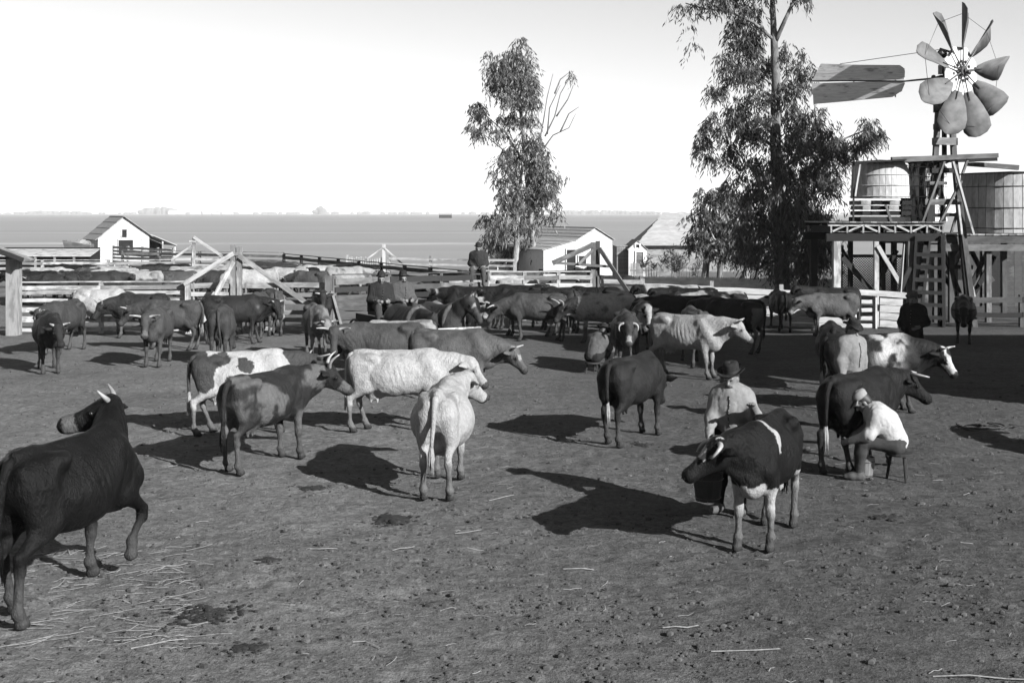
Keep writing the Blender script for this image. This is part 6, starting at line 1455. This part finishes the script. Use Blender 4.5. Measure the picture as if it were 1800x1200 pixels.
C('white roan cow with dark head facing left', 1062, 602, 180, {'t': .05, 't2': .17, 'kind': 'roan', 'bias': .25, 'fs': 4.5, 'dark': .016, 'darkon': 'H'}, dict(np=-8, hp=-52, ny=10, hy=24), 'up', 1.02)
C('small pale calf coloured cow standing behind the roan white cow', 1100, 590, 200, {'t': .12}, dict(np=0), 'none', .9)
C('large black cow facing left in front of the white fence', 1200, 610, 178, {'t': .007}, dict(np=8), 'none', 1.04)
C('black and white cow nearest the white corner post', 1182, 574, 182, {'t': .008, 't2': .17, 'kind': 'patch', 'bias': .02, 'seed': 40}, dict(np=16, hp=-42), 'none', 1.02, Y=37.4)
C('black cow with white shoulder behind the large black cow', 1212, 580, 180, {'t': .008, 't2': .17, 'kind': 'patch', 'bias': -.14, 'seed': 47}, dict(np=14, hp=-45), 'none', 1.0, Y=36.4)
C('black and white spotted cow in the middle of the black group', 1262, 580, 184, {'t': .008, 't2': .16, 'kind': 'patch', 'bias': -.05, 'seed': 53}, dict(np=6), 'none', .98, Y=35.2)
C('dark cow with pale hindquarters at the right of the black group', 1288, 619, 142, {'t': .009, 't2': .075, 'white': 'T'}, dict(np=6), 'none', 1.04)
C('black calf seen from behind against the white fence', 1371, 581, 91, {'t': .007}, dict(np=0, udder=0), 'none', .92)
C('light brown cow facing left before the white fence', 1462, 590, 184, {'t': .050, 'dapple': .3, 'mealy': .10}, dict(np=4, hp=-52, ny=6), 'none', .93)
C('dark cow head showing over the light brown cow by the white gate', 1462, 572, 184, {'t': .012}, dict(np=22), 'none', 1.0, Y=36.6) 
C('dark brown cow facing the camera under the tank platform', 1694, 601, 250, {'t': .014, 'seed': 6}, dict(np=-6, hp=-60, fat=1.05), 'none', .96)
make_cow('dark cow standing in shade behind the man with the flat hat', gx(1462, 24.6), 24.6, 78, {'t': .010, 'switch': .15}, dict(np=-5), 'none', 1.0)
# pen behind the left fence: individuals of several coats
kinds = [('dark brown', {'t': .018}, 'short', dict(np=4)), ('white', {'t': .21}, 'none', dict(np=0)), ('brown and white', {'t': .03, 't2': .17, 'kind': 'patch', 'seed': 77, 'bias': .05}, 'short', dict(np=8)),
         ('reddish brown', {'t': .040}, 'out', dict(np=-8)), ('black', {'t': .008}, 'none', dict(np=12)), ('pale roan', {'t': .06, 't2': .17, 'kind': 'roan', 'bias': .4}, 'short', dict(np=2)), ('white faced dark', {'t': .02, 'white': 'F', 't2': .18}, 'short', dict(np=10, ny=15, hy=50))]
PEN = [(85, 46, 5, 1, 0), (75, 43.2, 8, 3, 0), (60, 42, 186, 4, 0), (120, 44, -40, 6, 0), (160, 46, 175, 3, 0), (178, 41.5, 10, 0, 0), (205, 45, 200, 1, 1), (232, 44.5, 230, 5, 0), (248, 42, 190, 2, 0), (292, 44.5, 170, 0, 0), (318, 43, 20, 3, 1),
       (350, 45, 185, 1, 0), (372, 47, 165, 5, 1), (330, 49, 10, 2, 0), (388, 43, 240, 0, 1), (405, 48, 250, 6, 0), (440, 49, 175, 3, 0), (447, 43, 190, 1, 1), (462, 46, 160, 4, 0), (478, 50, 30, 0, 0), (500, 52, 5, 3, 1), (505, 45, 178, 1, 0), (528, 48, 182, 4, 1), (545, 44, 170, 3, 0), (470, 54, 172, 6, 1),
       (560, 49, 184, 1, 1), (588, 50, 176, 0, 0), (610, 46, 12, 5, 0), (635, 49, 188, 4, 0), (130, 49.5, 184, 4, 1), (40, 45, 90, 0, 1), (425, 53, 8, 5, 1), (390, 51, 178, 1, 0), (300, 50, 181, 4, 0), (262, 49.5, 12, 6, 1), (195, 49, 183, 2, 1), (100, 41, 184, 0, 0)]
place = ['by the left corner post', 'under the low shelter', 'below the left barn', 'left of the tall gate', 'under the gate braces', 'right of the tall gate posts', 'before the slanting dark fence', 'behind the weathered fence']
cnts = {}
for i, (u, y, hd, k, fl) in enumerate(PEN):
    nm, ct, hn, ps = kinds[k]
    pl = place[0 if u < 95 else 1 if u < 160 else 2 if u < 255 else 3 if u < 335 else 4 if u < 412 else 5 if u < 490 else 6 if u < 575 else 7]
    way = 'facing left' if 90 < (hd % 360) < 215 else 'facing right' if (hd % 360) < 80 or (hd % 360) > 325 else 'turned to the camera' if (hd % 360) > 215 else 'turned away'
    row = 'front row' if y < 45.2 else 'rear row' if y > 48.4 else 'middle row'
    ck = (nm, pl, way, row); cnts[ck] = cnts.get(ck, 0) + 1
    make_cow(f'{nm} cow {way}, {row} of pen, {pl}', gx(u, 46 + (y - 41) * .8), 46 + (y - 41) * .8, hd + rnd.uniform(-6, 6), {**ct, 'seed': ct.get('seed', 300 + i)}, ps, hn, rnd.uniform(.94, 1.05), .040, group='cattle crowded in the left pen', key=('pen', k))
for (u, y, hd, k, lb) in ((745, 42.6, 180, 4, 'black cow behind the weathered fence by the wagon men'), (872, 44, 185, 1, 'white cow beyond the fence beneath the sitting man'), (800, 43, 172, 1, 'white cow seen between boards left of the sitting man'), (915, 43.2, 10, 2, 'brown and white cow behind the white fence posts'), (690, 42, 8, 3, 'reddish cow behind the weathered fence beside the team'), (1075, 43.5, 178, 0, 'dark cow behind the short fence by the gate post')):
    make_cow(lb, gx(u, y), y, hd, kinds[k][1], kinds[k][3], kinds[k][2], 1.0, .04, group='cattle beyond the yard fence', key=('pen', k))
# ------------------------------------------------------------------ the air over the plain
hm_ = bpy.data.materials.new('haze'); hm_.use_nodes = True; hm_.node_tree.nodes.clear()
ho_ = hm_.node_tree.nodes.new('ShaderNodeOutputMaterial'); hv_ = hm_.node_tree.nodes.new('ShaderNodeVolumePrincipled')
hv_.inputs['Color'].default_value = (.95, .95, .95, 1); hv_.inputs['Density'].default_value = 0.00011; hv_.inputs['Anisotropy'].default_value = 0.0
hm_.node_tree.links.new(hv_.outputs[0], ho_.inputs['Volume'])
V = [(-14000, -400, -1), (14000, -400, -1), (-14000, 12600, -1), (14000, 12600, -1), (-14000, -400, 60), (14000, -400, 60), (-14000, 12600, 60), (14000, 12600, 60)]
o = mesh_np('haze', V, [(0, 2, 3, 1), (4, 5, 7, 6), (0, 1, 5, 4), (2, 6, 7, 3), (0, 4, 6, 2), (1, 3, 7, 5)], hm_); o['kind'] = 'stuff'
